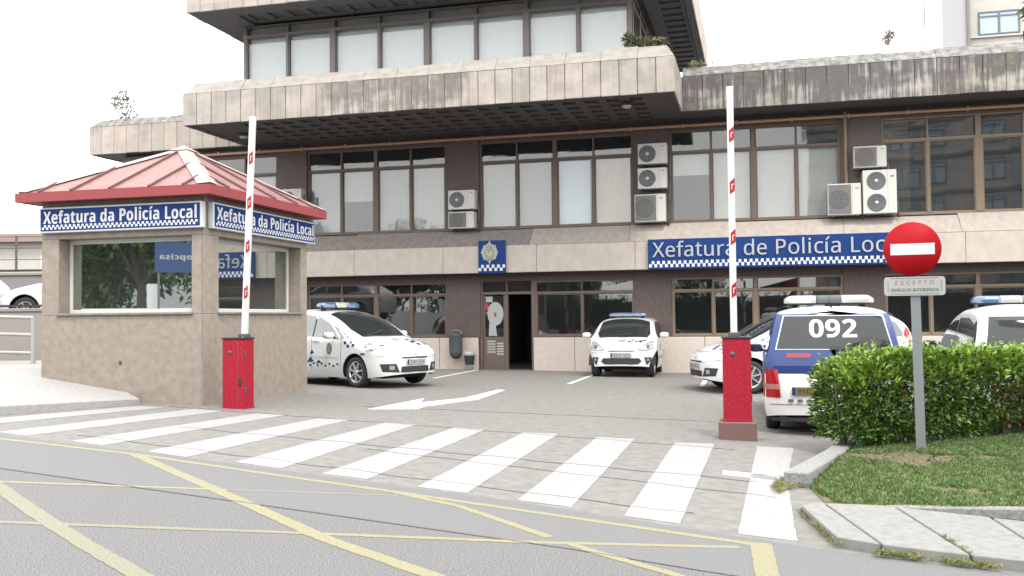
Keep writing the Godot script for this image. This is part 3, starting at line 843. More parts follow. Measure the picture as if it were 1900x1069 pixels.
	fascia_run(wr, M.roof_concrete, facing_west(-13.6, -5.0), 5.4, 6.75, 7.62, 12)
	coping_run(wr, M.stained_coping, along(-13.6, 0.45), 5.4, 7.625, 7.9, 9, 0.28, 0.0)
	coping_run(wr, M.stained_coping, facing_west(-13.6, -5.0), 5.4, 7.625, 7.9, 6, 0.0, 0.28)
	put("soffit", bx(Vector3(-13.54, 6.78, -5.0), Vector3(-8.2, 6.952, 0.39)), M.upper_soffit, t)

	# the storey above, with its pale blinds
	var up := put("tower", bx(Vector3(-7.25, 7.62, -7.0), Vector3(3.72, 7.92, 1.97)), M.brown_stone, t)
	put("wall", bx(Vector3(-7.25, 7.92, -7.0), Vector3(-7.1, 9.8, 1.9)), M.brown_stone, up)
	put("wall", bx(Vector3(-7.1, 7.92, -7.0), Vector3(3.72, 9.8, -6.85)), M.brown_stone, up)
	var lines := []
	for k in 9: lines.append([-7.25 + k * 1.371, 0.1 if k in [0, 8] else (0.075 if k % 2 == 0 else 0.035)])
	var bl := {}
	for k in 8: bl[k] = [M.pale_blind, 7.95, 9.5, 1.0]
	window(t, along(0, 1.97), 7.92, 9.8, 9.5, lines, M.dark_frame, M.clear_pane, bl, M.transom_blind)
	var sl := []
	for k in 7: sl.append([k * 1.46, 0.09])
	window(t, facing_east(3.72, 1.86), 7.92, 9.8, 9.5, sl, M.dark_frame, M.tinted_pane, {})
	# its roof slab
	var rf := put("roof", bx(Vector3(-8.04, 9.932, -7.0), Vector3(5.1, 10.9, 3.44)), M.upper_soffit, t)
	fascia_run(rf, M.roof_concrete, along(-8.1, 3.5), 13.26, 9.8, 10.75, 31)
	fascia_run(rf, M.roof_concrete, facing_east(5.16, 3.44), 10.4, 9.8, 10.75, 24)
	fascia_run(rf, M.roof_concrete, facing_west(-8.1, -7.0), 10.44, 9.8, 10.75, 24)
	coping_run(rf, M.coping_concrete, along(-8.1, 3.5), 13.26, 10.755, 11.1, 12, 0.28, 0.28)
	coping_run(rf, M.coping_concrete, facing_east(5.16, 3.5), 10.5, 10.755, 11.1, 8, 0.28, 0.0)
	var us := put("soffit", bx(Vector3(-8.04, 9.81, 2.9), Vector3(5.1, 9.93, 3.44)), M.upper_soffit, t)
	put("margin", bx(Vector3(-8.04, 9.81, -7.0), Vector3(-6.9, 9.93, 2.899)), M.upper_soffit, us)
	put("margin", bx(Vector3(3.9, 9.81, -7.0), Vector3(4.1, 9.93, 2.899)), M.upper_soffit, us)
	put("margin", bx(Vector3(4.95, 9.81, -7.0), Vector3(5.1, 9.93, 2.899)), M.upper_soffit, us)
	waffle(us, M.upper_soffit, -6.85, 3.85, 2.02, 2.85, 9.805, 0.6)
	waffle(us, M.upper_soffit, 4.12, 4.93, -6.9, 1.9, 9.805, 0.56)
	put("roof_plane", bx(Vector3(s0, 6.96, -7.2), Vector3(s1, 7.2, -0.02)), M.stained_coping, t)

	for l in [[-7.375, 1.777, "under the left end of the big canopy"], [3.625, 2.417, "under the right end of the big canopy"]]:
		var lamp := thing("soffit_lamp", "small white round lamp " + l[2], "lamp", on_station(l[0], 6.755, l[1]), YAW, "canopy lamps")
		var sh := begin()
		lathe(sh, [Vector2(0.12, 0.0), Vector2(0.12, 0.03), Vector2(0.1, 0.07), Vector2(0.0, 0.085)], 16, Vector3.ZERO, Vector3.DOWN)
		put("shade", done(sh), M.unit_white, lamp)
		var rg := begin()
		lathe(rg, [Vector2(0.16, 0.0), Vector2(0.16, 0.02), Vector2(0.12, 0.025)], 16, Vector3.ZERO, Vector3.DOWN)
		put("ring", done(rg), M.dark_grey, lamp)

# ---------------------------------------------------------------- signs on the station
func make_station_signs() -> void:
	var t := thing("facade_sign", "long blue police headquarters sign on the band below the upper windows", "sign", on_station(0, 0, 0.63), YAW)
	put("board", bx(Vector3(3.9, 2.74, 0.0), Vector3(10.35, 3.53, 0.09), 0.01), M.sign_blue, t)
	lettering("Xefatura de Policía Local", 0.42, 6.15, M.letter_white, t, Vector3(7.1, 3.26, 0.105), "Droid Sans", 400, 0.035)
	var c := begin()
	checks(c, 3.93, 10.32, 2.79, 2.955, 0.091, 46)
	put("checker_band", done(c), M.sign_white, t)

	var k := thing("crest_sign", "square blue plate with silver police star above the entrance", "sign", on_station(-0.39, 0, 0.63), YAW)
	put("board", bx(Vector3(-0.39, 2.73, 0.0), Vector3(0.39, 3.64, 0.05), 0.01), M.sign_blue, k)
	var c2 := begin()
	checks(c2, -0.38, 0.38, 2.8, 2.97, 0.051, 5)
	put("checker_band", done(c2), M.sign_white, k)
	var star := PackedVector2Array()
	for i in 32:
		var a := TAU * i / 32.0
		var r := 0.235
		if i % 4 == 0: r = 0.275 if i % 8 == 4 or i == 0 or i == 16 else 0.33
		elif i % 4 == 2: r = 0.25
		if i in [8, 24]: r = 0.335
		star.append(Vector2(-0.06 + r * cos(a) * 0.92, 3.31 + r * sin(a)))
	var sp := begin()
	prism(sp, star, 0.051, 0.07)
	var so := put("star", done(sp), M.crest_silver, k)
	var rg := begin()
	prism(rg, disc(-0.06, 3.29, 0.15, 0.165, 28), 0.07, 0.08)
	prism(rg, pv([[-0.14, 3.43], [-0.16, 3.51], [-0.1, 3.47], [-0.06, 3.54], [-0.02, 3.47], [0.04, 3.51], [0.02, 3.43]]), 0.0705, 0.082)
	put("shield", done(rg), M.crest_gold, so)
	var inn := begin()
	prism(inn, pv([[-0.14, 3.35], [0.02, 3.35], [0.02, 3.26], [-0.06, 3.18], [-0.14, 3.26]]), 0.08, 0.086)
	put("shield", done(inn), M.crest_silver, so)
	var rb := begin()
	prism(rb, disc(-0.06, 3.335, 0.025, 0.03, 12), 0.086, 0.089)
	box(rb, Vector3(-0.17, 3.1, 0.0705), Vector3(0.05, 3.135, 0.083))
	put("ornament", done(rb), M.crest_dark, so)

# outdoor air conditioning units
func air_unit(label: String, s: float, y: float, w: float, h: float, fans: int, square: bool, d := 0.12, stand := false) -> void:
	var t := thing("air_conditioner", label, "air conditioner", on_station(s, y, d), YAW, "outdoor air conditioning units")
	var dp := 0.3
	put("casing", bx(Vector3(-w / 2, 0, 0), Vector3(w / 2, h, dp), 0.012), M.unit_white, t)
	var fx := -w * 0.17 if fans == 1 else -w * 0.1
	if square:
		put("grille", bx(Vector3(-w / 2 + 0.02, 0.03, dp), Vector3(w * 0.2, h - 0.03, dp + 0.008)), M.unit_grey, t)
	for f in fans:
		var r := minf(w * 0.3, h / fans * 0.41)
		var cy := h * (f + 0.5) / fans
		var st := begin()
		lathe(st, [Vector2(r, dp), Vector2(r, dp + 0.012), Vector2(r * 0.96, dp + 0.014), Vector2(r * 0.9, dp + 0.004), Vector2(0, dp + 0.004)], 28, Vector3(fx, cy, 0))
		var fan := put("fan", done(st), M.fan_grey, t)
		var gr := begin()
		for k in 5:
			var q := r * (0.25 + 0.15 * k)
			lathe(gr, [Vector2(q, dp + 0.012), Vector2(q + 0.006, dp + 0.018), Vector2(q + 0.012, dp + 0.012)], 28, Vector3(fx, cy, 0))
		for k in 8:
			var v := Vector3(cos(TAU * k / 8), sin(TAU * k / 8), 0)
			bar(gr, Vector3(fx, cy, dp + 0.016) + v * r * 0.15, Vector3(fx, cy, dp + 0.016) + v * r * 0.92, 0.008, 0.006)
		put("guard", done(gr), M.unit_grey if square else M.galvanised, fan)
		if not square:
			var hb := begin()
			lathe(hb, [Vector2(r * 0.2, dp + 0.012), Vector2(r * 0.18, dp + 0.026), Vector2(0, dp + 0.03)], 16, Vector3(fx, cy, 0))
			put("hub", done(hb), M.unit_white, fan)
	put("badge", bx(Vector3(w * 0.32, h * 0.83, dp), Vector3(w * 0.42, h * 0.86, dp + 0.003)), M.grey_print, t)
	put("seam", bx(Vector3(w * 0.235, 0.015, dp), Vector3(w * 0.24, h - 0.015, dp + 0.002)), M.grey_print, t)
	for x in [-w * 0.36, w * 0.36]:
		if stand:
			put("foot", bx(Vector3(x - 0.03, -0.035, 0.02), Vector3(x + 0.03, 0.0, dp - 0.02)), M.dark_grey, t)
		else:
			var b := begin()
			box(b, Vector3(x - 0.02, -0.035, -0.04), Vector3(x + 0.02, 0.0, dp + 0.03))
			bar(b, Vector3(x, -0.03, dp), Vector3(x, -0.2, -0.03), 0.025, 0.025)
			put("bracket", done(b), M.dark_grey, t)
	var hose := begin()
	tube(hose, [Vector3(w / 2, h * 0.3, 0.1), Vector3(w / 2 + 0.05, h * 0.28, 0.09), Vector3(w / 2 + 0.06, -0.1, 0.06), Vector3(w / 2 + 0.04, -0.3 if not stand else -0.02, 0.03)], [0.018, 0.018, 0.018, 0.018], 6)
	put("hose", done(hose), M.unit_grey, t)

func make_air_units() -> void:
	air_unit("white air conditioner with grey fan, upper of two left of the crest sign", -1.34, 4.57, 0.78, 0.54, 1, false)
	air_unit("air conditioner with square grey grille on the ledge, lower of two left of the crest", -1.36, 4.035, 0.76, 0.47, 1, true, 0.1, true)
	air_unit("white air conditioner half hidden behind the red booth roof", -6.6, 4.85, 0.62, 0.53, 1, false)
	air_unit("topmost of three white air conditioners stacked on the brown column", 4.02, 5.58, 0.77, 0.55, 1, false)
	air_unit("middle of three white air conditioners stacked on the brown column", 4.01, 4.92, 0.77, 0.55, 1, false)
	air_unit("lowest of three stacked air conditioners, grey grilled and standing on the ledge", 3.94, 4.03, 0.82, 0.74, 1, true, 0.11, true)
	air_unit("white air conditioner on the right column above the tall twin fan unit", 9.49, 5.21, 0.78, 0.54, 1, true)
	air_unit("tall white air conditioner with two round fans one above the other", 9.7, 4.035, 0.8, 1.1, 2, false, 0.14, true)
	air_unit("white air conditioner with square grey grille left of the twin fan unit", 8.86, 4.03, 0.8, 0.8, 1, true, 0.1, true)
	var pv_ := thing("vent_pipe", "small dark pipe elbow on the wall beside the booth roof air conditioner", "pipe", on_station(-6.2, 4.7, 0.12), YAW)
	var st := begin()
	tube(st, [Vector3(0, 0, 0), Vector3(0, 0.02, 0.12), Vector3(0.02, 0.1, 0.2), Vector3(0.02, 0.5, 0.2)], [0.05, 0.05, 0.05, 0.05], 10)
	put("elbow", done(st), M.dark_grey, pv_)

func make_bins() -> void:
	var t := thing("litter_bin", "dark grey rounded litter bin hung on the wall left of the entrance", "litter bin", on_station(-1.57, 0, 0.12), YAW)
	var st := begin()
	var pr := [Vector2(0.02, 0.36), Vector2(0.1, 0.38), Vector2(0.165, 0.46), Vector2(0.185, 0.6), Vector2(0.19, 1.0), Vector2(0.2, 1.02), Vector2(0.2, 1.06), Vector2(0.18, 1.06), Vector2(0.17, 0.9), Vector2(0, 0.9)]
	lathe(st, pr, 20, Vector3(0, 0, 0.2), Vector3.UP)
	put("body", done(st), M.dark_grey, t)
	var hd := begin()
	tube(hd, [Vector3(-0.19, 1.02, 0.2), Vector3(-0.15, 1.14, 0.2), Vector3(0.0, 1.18, 0.2), Vector3(0.15, 1.14, 0.2), Vector3(0.19, 1.02, 0.2)], [0.014, 0.014, 0.014, 0.014, 0.014], 8)
	put("handle", done(hd), M.galvanised, t)
	put("bracket", bx(Vector3(-0.05, 0.55, -0.03), Vector3(0.05, 0.95, 0.03)), M.black, t)
	var u := thing("ashtray_bin", "small black and white standing ashtray beside the entrance door", "ashtray", on_station(-1.16, 0.045, 0.35), YAW)
	var b := begin()
	lathe(b, [Vector2(0, 0), Vector2(0.1, 0), Vector2(0.1, 0.14), Vector2(0.12, 0.16)], 18, Vector3.ZERO, Vector3.UP)
	put("foot", done(b), M.plate_white, u)
	var c := begin()
	lathe(c, [Vector2(0.12, 0.16), Vector2(0.15, 0.42)], 18, Vector3.ZERO, Vector3.UP)
	put("body", done(c), M.black, u)
	var d := begin()
	lathe(d, [Vector2(0.15, 0.42), Vector2(0.16, 0.46), Vector2(0.16, 0.52), Vector2(0.13, 0.52), Vector2(0.1, 0.47), Vector2(0, 0.47)], 18, Vector3.ZERO, Vector3.UP)
	put("rim", done(d), M.plate_white, u)

# ---------------------------------------------------------------- the booth
func make_booth() -> void:
	var at := Vector3(-4.783, 0, -14.627)
	var t := thing("guard_booth", "beige stone guard booth with red metal hipped roof", "booth", at, YAW)
	var W := 3.0
	var D := 3.45
	var th := 0.3
	var yb := 1.64
	var yt := 2.85
	var front := begin()
	box(front, Vector3(-W, -0.3, -th), Vector3(0, yb - 0.03, 0), 0.008)
	box(front, Vector3(-W, yt, -th), Vector3(0, 3.5, 0), 0.008)
	box(front, Vector3(-W, yb - 0.03, -th), Vector3(-2.67, yt, 0), 0.008)
	box(front, Vector3(-0.22, yb - 0.03, -th), Vector3(0, yt, 0), 0.008)
	put("wall", done(front), M.booth_stone, t)
	var east := begin()
	box(east, Vector3(-th, -0.3, -D), Vector3(-0.001, yb - 0.03, -th - 0.001), 0.008)
	box(east, Vector3(-th, yt, -D), Vector3(-0.001, 3.5, -th - 0.001), 0.008)
	box(east, Vector3(-th, yb - 0.03, -D), Vector3(-0.001, yt, -3.2), 0.008)
	box(east, Vector3(-th, yb - 0.03, -0.42), Vector3(-0.001, yt, -th - 0.001), 0.008)
	put("wall", done(east), M.booth_stone, t)
	put("wall", bx(Vector3(-W, -0.3, -D), Vector3(-W + th, 3.5, -th - 0.001), 0.008), M.booth_stone, t)
	put("wall", bx(Vector3(-W + th + 0.001, -0.3, -D), Vector3(-th - 0.001, 3.5, -D + 0.2), 0.008), M.booth_stone, t)
	put("floor", bx(Vector3(-W + th, 0.5, -D + 0.2), Vector3(-th, 0.6, -th)), M.dark_grey, t)
	var desk := put("desk", bx(Vector3(-2.6, 1.25, -1.1), Vector3(-0.35, 1.3, -0.4)), M.room_wall, t)
	put("monitor", bx(Vector3(-1.3, 1.42, -0.75), Vector3(-0.85, 1.75, -0.7)), M.black, desk)
	put("foot", bx(Vector3(-1.1, 1.3, -0.74), Vector3(-1.05, 1.42, -0.7)), M.black, desk)
	# windows set deep in the wall
	var wn := func(xf: Transform3D, x0: float, x1: float) -> void:
		var st := begin()
		for q in [[x0, x0 + 0.05, yb, yt], [x1 - 0.05, x1, yb, yt], [x0 + 0.05, x1 - 0.05, yb, yb + 0.06], [x0 + 0.05, x1 - 0.05, yt - 0.07, yt]]:
			st.append_from(bx(Vector3(q[0], q[2], -0.05), Vector3(q[1], q[3], 0.0), 0.006), 0, xf)
		var w := put("window", st.commit(), M.white_frame, t)
		var p := begin()
		p.append_from(bx(Vector3(x0 + 0.05, yb + 0.06, -0.032), Vector3(x1 - 0.05, yt - 0.07, -0.022)), 0, xf)
		put("pane", p.commit(), M.mirror_pane, w)
		var s := begin()
		s.append_from(bx(Vector3(x0 - 0.03, yb - 0.035, -0.05), Vector3(x1 + 0.03, yb - 0.001, 0.29), 0.006), 0, xf)
		put("sill", s.commit(), M.ledge_stone, w)
	wn.call(Transform3D(Basis(), Vector3(0, 0, -0.25)), -2.67, -0.22)
	wn.call(facing_east(-0.25, 0), 0.42, 3.2)
	for p in [[-1.5, 0.85]]:
		put("fitting", bx(Vector3(p[0] - 0.02, p[1] - 0.03, 0), Vector3(p[0] + 0.02, p[1] + 0.03, 0.012)), M.dark_grey, t)
	put("fitting", bx(Vector3(0, 0.78, -1.42), Vector3(0.012, 0.84, -1.38)), M.dark_grey, t)
	put("corner_strip", bx(Vector3(-0.035, 0.1, 0.0005), Vector3(-0.015, 3.45, 0.004)), M.ledge_stone, t)
	# roof: eaves, four slopes, battens and hips
	var o := 0.28
	var e0 := 3.44
	var e1 := 3.58
	var ap := Vector3(-W / 2, 4.56, -D / 2)
	var roof := put("roof", bx(Vector3(-W - o + 0.03, e0 + 0.02, -D - o + 0.03), Vector3(o - 0.03, e1 - 0.02, o - 0.03)), M.fascia_red, t)
	var cr := [Vector3(-W - o, e1, o), Vector3(o, e1, o), Vector3(o, e1, -D - o), Vector3(-W - o, e1, -D - o)]
	for k in 4:
		var a: Vector3 = cr[k]
		var b: Vector3 = cr[(k + 1) % 4]
		var st := begin()
		tri(st, a, b, ap)
		put("slope", done(st), M.roof_red, roof)
		var f := begin()
		var inw := (Vector3(-W / 2, e1, -D / 2) - (a + b) * 0.5).normalized() * 0.05
		var v := [a + Vector3(0, e0 - e1, 0), b + Vector3(0, e0 - e1, 0), b + Vector3(0, 0.012, 0), a + Vector3(0, 0.012, 0)]
		var mid := (a + b) * 0.5 + inw
		quad(f, v[0], v[1], v[2], v[3])
		quad(f, v[3], v[2], v[2] + inw, v[3] + inw)
		quad(f, v[1], v[0], v[0] + inw, v[1] + inw)
		put("eave", done(f), M.fascia_red, roof)
		# battens square to the eave, cut off at the hips
		var len_ := a.distance_to(b)
		var dir := (b - a) / len_
		var upv := (ap - (a + b) * 0.5)
		var nrm := dir.cross(upv).normalized() * -1.0
		if nrm.y < 0: nrm = -nrm
		for frac in [0.13, 0.3, 0.5, 0.7, 0.87]:
			var h := 1.0 - absf(frac - 0.5) * 2.0
			var st2 := begin()
			bar(st2, a + dir * len_ * frac + nrm * 0.012, a + dir * len_ * frac + upv * (h - 0.06) + nrm * 0.012, 0.035, 0.05)
			put("batten", done(st2), M.batten_red, roof)
	for k in 4:
		var a: Vector3 = cr[k]
		var l := (ap - a)
		var d0: Vector3 = (cr[(k + 1) % 4] - a).normalized()
		var d1: Vector3 = (cr[(k + 3) % 4] - a).normalized()
		var st := begin()
		var lift := Vector3(0, 0.035, 0)
		for d in [d0, d1]:
			var w0: Vector3 = d * 0.2
			var p := [a + lift, a + w0 + lift * 0.5 + Vector3(0, 0.01, 0), ap + d * 0.16 - Vector3(0, 0.05, 0) + lift * 0.5, ap + lift]
			# keep the flashing on the slope
			p[1] = a + d * 0.22 + Vector3(0, 0.025, 0)
			p[2] = ap + (a - ap) * 0.06 + d * 0.2 * 0.94 + Vector3(0, 0.028, 0)
			out_quad(st, p, Vector3(-W / 2, 2, -D / 2))
		put("hip", done(st), M.ridge_red, roof)
	var cap := begin()
	for k in 4:
		tri(cap, ap + (cr[k] - ap) * 0.1 + Vector3(0, 0.05, 0), ap + (cr[(k + 1) % 4] - ap) * 0.1 + Vector3(0, 0.05, 0), ap + Vector3(0, 0.065, 0))
	put("cap", done(cap), M.ridge_red, roof)
	put("soffit", bx(Vector3(-W - o + 0.05, e0 + 0.005, -D - o + 0.05), Vector3(o - 0.05, e0 + 0.019, o - 0.05)), M.fascia_red, roof)
	# the two light boxes with the name of the station
	for k in 2:
		var xf := Transform3D(Basis(), Vector3(0, 0, 0.004)) if k == 0 else facing_east(0.004, 0)
		var s := thing("booth_sign", ["blue and white police sign on the front of the booth, under the long eave", "blue and white police sign on the right side of the booth, behind the barrier pole"][k], "sign", Vector3.ZERO, 0.0, "signs on the guard booth")
		s.transform = t.transform * xf
		var x0: float = -2.96 if k == 0 else 0.1
		var x1: float = 0.03 if k == 0 else 3.58
		put("case", bx(Vector3(x0, 2.95, 0), Vector3(x1, 3.36, 0.1), 0.008), M.sign_white, s)
		put("face", bx(Vector3(x0 + 0.03, 2.978, 0.1), Vector3(x1 - 0.035, 3.332, 0.106)), M.sign_blue, s)
		lettering("Xefatura da Policía Local", 0.215, (x1 - x0) - 0.17, M.sign_white, s, Vector3((x0 + x1) / 2, 3.2, 0.108), "Droid Sans", 700, 0.006)
		var c := begin()
		checks(c, x0 + 0.06, x1 - 0.07, 3.0, 3.075, 0.1065, 36)
		put("checker_band", done(c), M.sign_white, s)

# ---------------------------------------------------------------- barriers and the no entry sign
func barrier(label: String, at: Vector3, base_h: float, pole_x: float, lean: float, top: float, marks: Array, door: bool) -> void:
	var t := thing("barrier_gate", label, "barrier", at, YAW, "raised red and white parking barriers")
	if base_h > 0:
		put("base", bx(Vector3(-0.24, -0.25, -0.22), Vector3(0.24, base_h, 0.22), 0.015), M.barrier_base, t)
	var y0 := base_h if base_h > 0 else -0.02
	var body := put("cabinet", bx(Vector3(-0.178, y0, -0.16), Vector3(0.178, y0 + 1.07, 0.16), 0.012), M.barrier_red, t)
	put("lid", bx(Vector3(-0.19, y0 + 1.07, -0.17), Vector3(0.19, y0 + 1.095, 0.172), 0.006), M.black, body)
	var h := begin()
	lathe(h, [Vector2(0.0, 0.006), Vector2(0.03, 0.006), Vector2(0.033, 0.0)], 14, Vector3(-0.05, y0 + 0.87, 0.16), Vector3.BACK)
	put("lock", done(h), M.dark_grey, body)
	for x in [-0.15, 0.15]:
		for z in [-0.13, 0.13]:
			var bo := begin()
			lathe(bo, [Vector2(0.014, 0), Vector2(0.014, 0.012), Vector2(0.0, 0.014)], 6, Vector3(x, y0 + 1.095, z), Vector3.UP, false)
			put("bolt", done(bo), M.galvanised, body)
	put("skirt", bx(Vector3(-0.186, y0 + 0.001, -0.168), Vector3(0.186, y0 + 0.03, 0.168), 0.004), M.barrier_red, body)
	put("clamp", bx(Vector3(pole_x - 0.07, y0 + 1.096, -0.05), Vector3(pole_x + 0.07, y0 + 1.15, 0.09), 0.006), M.dark_grey, t)
	for q in [0.25, 0.8]: put("hinge", bx(Vector3(0.178, y0 + q, 0.09), Vector3(0.19, y0 + q + 0.09, 0.13), 0.003), M.dark_grey, body)
	if door:
		put("door_seam", bx(Vector3(0.085, y0 + 0.02, 0.16), Vector3(0.092, y0 + 1.05, 0.1615)), M.dark_grey, body)
		put("latch", bx(Vector3(0.105, y0 + 0.38, 0.16), Vector3(0.15, y0 + 0.49, 0.18), 0.006), M.black, body)
	var arm := begin()
	bar(arm, Vector3(pole_x, y0 + 1.0, 0.02), Vector3(pole_x + lean, top, 0.02), 0.06, 0.085)
	var pole := put("boom", done(arm), M.pole_white, t)
	for m in marks:
		var x: float = pole_x + lean * (m - y0 - 1.0) / (top - y0 - 1.0)
		for q in [[0.0525, "mark"], [-0.0165, "mark"]]:
			var st := begin()
			var z: float = q[0]
			prism(st, pv([[x - 0.02, m - 0.1], [x + 0.043, m - 0.055], [x + 0.043, m + 0.055], [x + 0.043, m + 0.12], [x - 0.02, m + 0.06]]), z - 0.003, z)
			put("reflector", done(st), M.mark_red, pole)
		var s2 := begin()
		prism(s2, pv([[x + 0.002, m - 0.04], [x + 0.012, m - 0.034], [x + 0.012, m + 0.02], [x + 0.03, m + 0.03], [x + 0.03, m + 0.045], [x + 0.002, m + 0.032]]), 0.0525, 0.0545)
		put("stripe", done(s2), M.pole_white, pole)

func make_barriers() -> void:
	var g: Callable = func(x: float, z: float) -> Vector3: return Vector3(x, ground(x, z), z)
	barrier("red barrier cabinet with raised white boom in front of the booth", g.call(-4.19, -14.42), 0.0, 0.115, 0.15, 4.45, [3.8, 3.12, 2.45, 1.75], true)
	barrier("red barrier cabinet on a worn block beside the blue and white van", g.call(2.93, -12.35), 0.235, -0.03, -0.0, 4.62, [3.97, 3.29, 2.62, 1.93], false)
	# no entry sign
	var t := thing("no_entry_sign", "round red no entry sign on a grey post in front of the hedge", "road sign", Vector3(4.5, -0.02, -10.5), -0.36)
	var post := begin()
	bar(post, Vector3(0.02, -0.3, -0.03), Vector3(-0.015, 2.5, -0.03), 0.05, 0.1)
	put("post", done(post), M.galvanised, t)
	var d := begin()
	lathe(d, [Vector2(0, 0), Vector2(0.3, 0), Vector2(0.302, 0.012), Vector2(0.296, 0.022), Vector2(0, 0.022)], 48, Vector3(-0.03, 2.245, 0.0), Vector3.BACK)
	var dd := put("disc", done(d), M.sign_red, t)
	put("bar", bx(Vector3(-0.255, 2.18, 0.0225), Vector3(0.2, 2.305, 0.0245)), M.sign_white, dd)
	var pl := begin()
	var rr := PackedVector2Array()
	for q in [[0.28, 0.07, 0], [-0.28, 0.07, 1], [-0.28, -0.07, 2], [0.28, -0.07, 3]]:
		for k in 5:
			var a: float = PI / 2 * (q[2] + k / 4.0)
			rr.append(Vector2(q[0] - 0.015 + 0.035 * cos(a), 1.83 + q[1] + 0.035 * sin(a)))
	prism(pl, rr, 0.0, 0.015)
	var plate := put("plate", done(pl), M.plate_white, t)
	var fr := begin()
	for q in [[-0.29, -0.285, 1.765, 1.895], [0.255, 0.26, 1.765, 1.895]]: box(fr, Vector3(q[0], q[2], 0.015), Vector3(q[1], q[3], 0.0165))
	for y in [1.74, 1.915]: box(fr, Vector3(-0.265, y, 0.015), Vector3(0.235, y + 0.005, 0.0165))
	put("border", done(fr), M.grey_print, plate)
	lettering("E X C E P T O", 0.05, 0.4, M.faded_red_print, plate, Vector3(-0.015, 1.87, 0.016), "Droid Sans", 700, 0.002)
	lettering("VEHÍCULOS AUTORIZADOS", 0.045, 0.49, M.grey_print, plate, Vector3(-0.015, 1.792, 0.016), "Droid Sans", 700, 0.002)

# ---------------------------------------------------------------- cars: x forward, y up, z to the car's right
var C := {}

func top_of(x: float) -> float:
	var s := 0.0
	for k in 5: s += poly_at(C.top, x + (k - 2) * C.get("soft", 0.035))
	return s / 5.0

func poly_at(p: Array, x: float) -> float:
	if x >= p[0][0]: return p[0][1]
	for i in p.size() - 1:
		if x >= p[i + 1][0]: return lerpf(p[i + 1][1], p[i][1], (x - p[i + 1][0]) / (p[i][0] - p[i + 1][0]))
	return p[-1][1]

func bot_of(x: float) -> float:
	var h: float = C.L / 2
	return 0.2 + 0.09 * pow(clampf((absf(x) - h + 0.75) / 0.75, 0, 1), 2.0)

func half_width(x: float, y: float) -> float:
	var h: float = C.L / 2
	if x >= h or x <= -h: return 0.0
	var tp := top_of(x)
	if y >= tp: return 0.0
	var w: float = C.W / 2
	var a := h - x
	# the nose leans back a little towards the bonnet
	if a < C.nose: w *= pow(1.0 - pow(1.0 - a / C.nose, C.nose_p), 1.0 / C.nose_p)
	a = x + h
	if a < C.tail: w *= pow(1.0 - pow(1.0 - a / C.tail, C.tail_p), 1.0 / C.tail_p)
	if y < 0.5: w *= 1.0 - 0.05 * pow((0.5 - y) / 0.3, 2)
	if y > C.belt: w *= 1.0 - C.tumble * (y - C.belt) / (C.H - C.belt) - 0.03 * clampf((y - C.belt) / 0.06, 0, 1)
	var r := lerpf(C.get("hood_r", 0.16), C.get("roof_r", 0.15), clampf((tp - C.belt - 0.1) / 0.3, 0, 1))
	var s := (y - tp + r) / r
	if s > 0: w *= pow(maxf(0.0, 1.0 - pow(s, 2.3)), 1.0 / 2.6)
	return w

func side_at(x: float, y: float, sg: float, off: float) -> Vector3: return Vector3(x, y, sg * (half_width(x, y) + off))

func top_at(x: float, z: float, off: float) -> Vector3:
	var hi := top_of(x)
	var lo := hi - 0.3
	for k in 22:
		var m := (lo + hi) / 2
		if half_width(x, m) >= absf(z): lo = m
		else: hi = m
	return Vector3(x, lo + off, z)

func end_at(z: float, y: float, sg: float, off: float) -> Vector3:
	var out: float = C.L / 2 - 0.001
	var inn: float = C.L / 2 - 1.3
	for k in 22:
		var m := (out + inn) / 2
		if half_width(sg * m, y) >= maxf(absf(z), 0.02): inn = m
		else: out = m
	return Vector3(sg * (inn + off), y, z)

func patch_side(called: String, poly: PackedVector2Array, m: Material, parent: Node, sg: float, off := 0.006) -> MeshInstance3D:
	var st := begin()
	st.set_smooth_group(0)
	lay(st, poly, 0.1, func(p: Vector2) -> Vector3: return side_at(p.x, p.y, sg, off), Vector3(0, 0.15, sg))
	return put(called, done(st), m, parent)

func patch_top(called: String, poly: PackedVector2Array, m: Material, parent: Node, off := 0.008) -> MeshInstance3D:
	var st := begin()
	st.set_smooth_group(0)
	lay(st, poly, 0.08, func(p: Vector2) -> Vector3: return top_at(p.x, p.y, off), Vector3(0.0, 1, 0))
	return put(called, done(st), m, parent)

func patch_end(called: String, poly: PackedVector2Array, m: Material, parent: Node, sg: float, off := 0.006) -> MeshInstance3D:
	var st := begin()
	st.set_smooth_group(0)
	lay(st, poly, 0.05, func(p: Vector2) -> Vector3: return end_at(p.x, p.y, sg, off), Vector3(sg, 0.1, 0))
	return put(called, done(st), m, parent)

func both(poly: Array) -> Array:
	var m := pv(poly)
	var n := PackedVector2Array()
	for p in m: n.append(Vector2(-p.x, p.y))
	return [m, n]

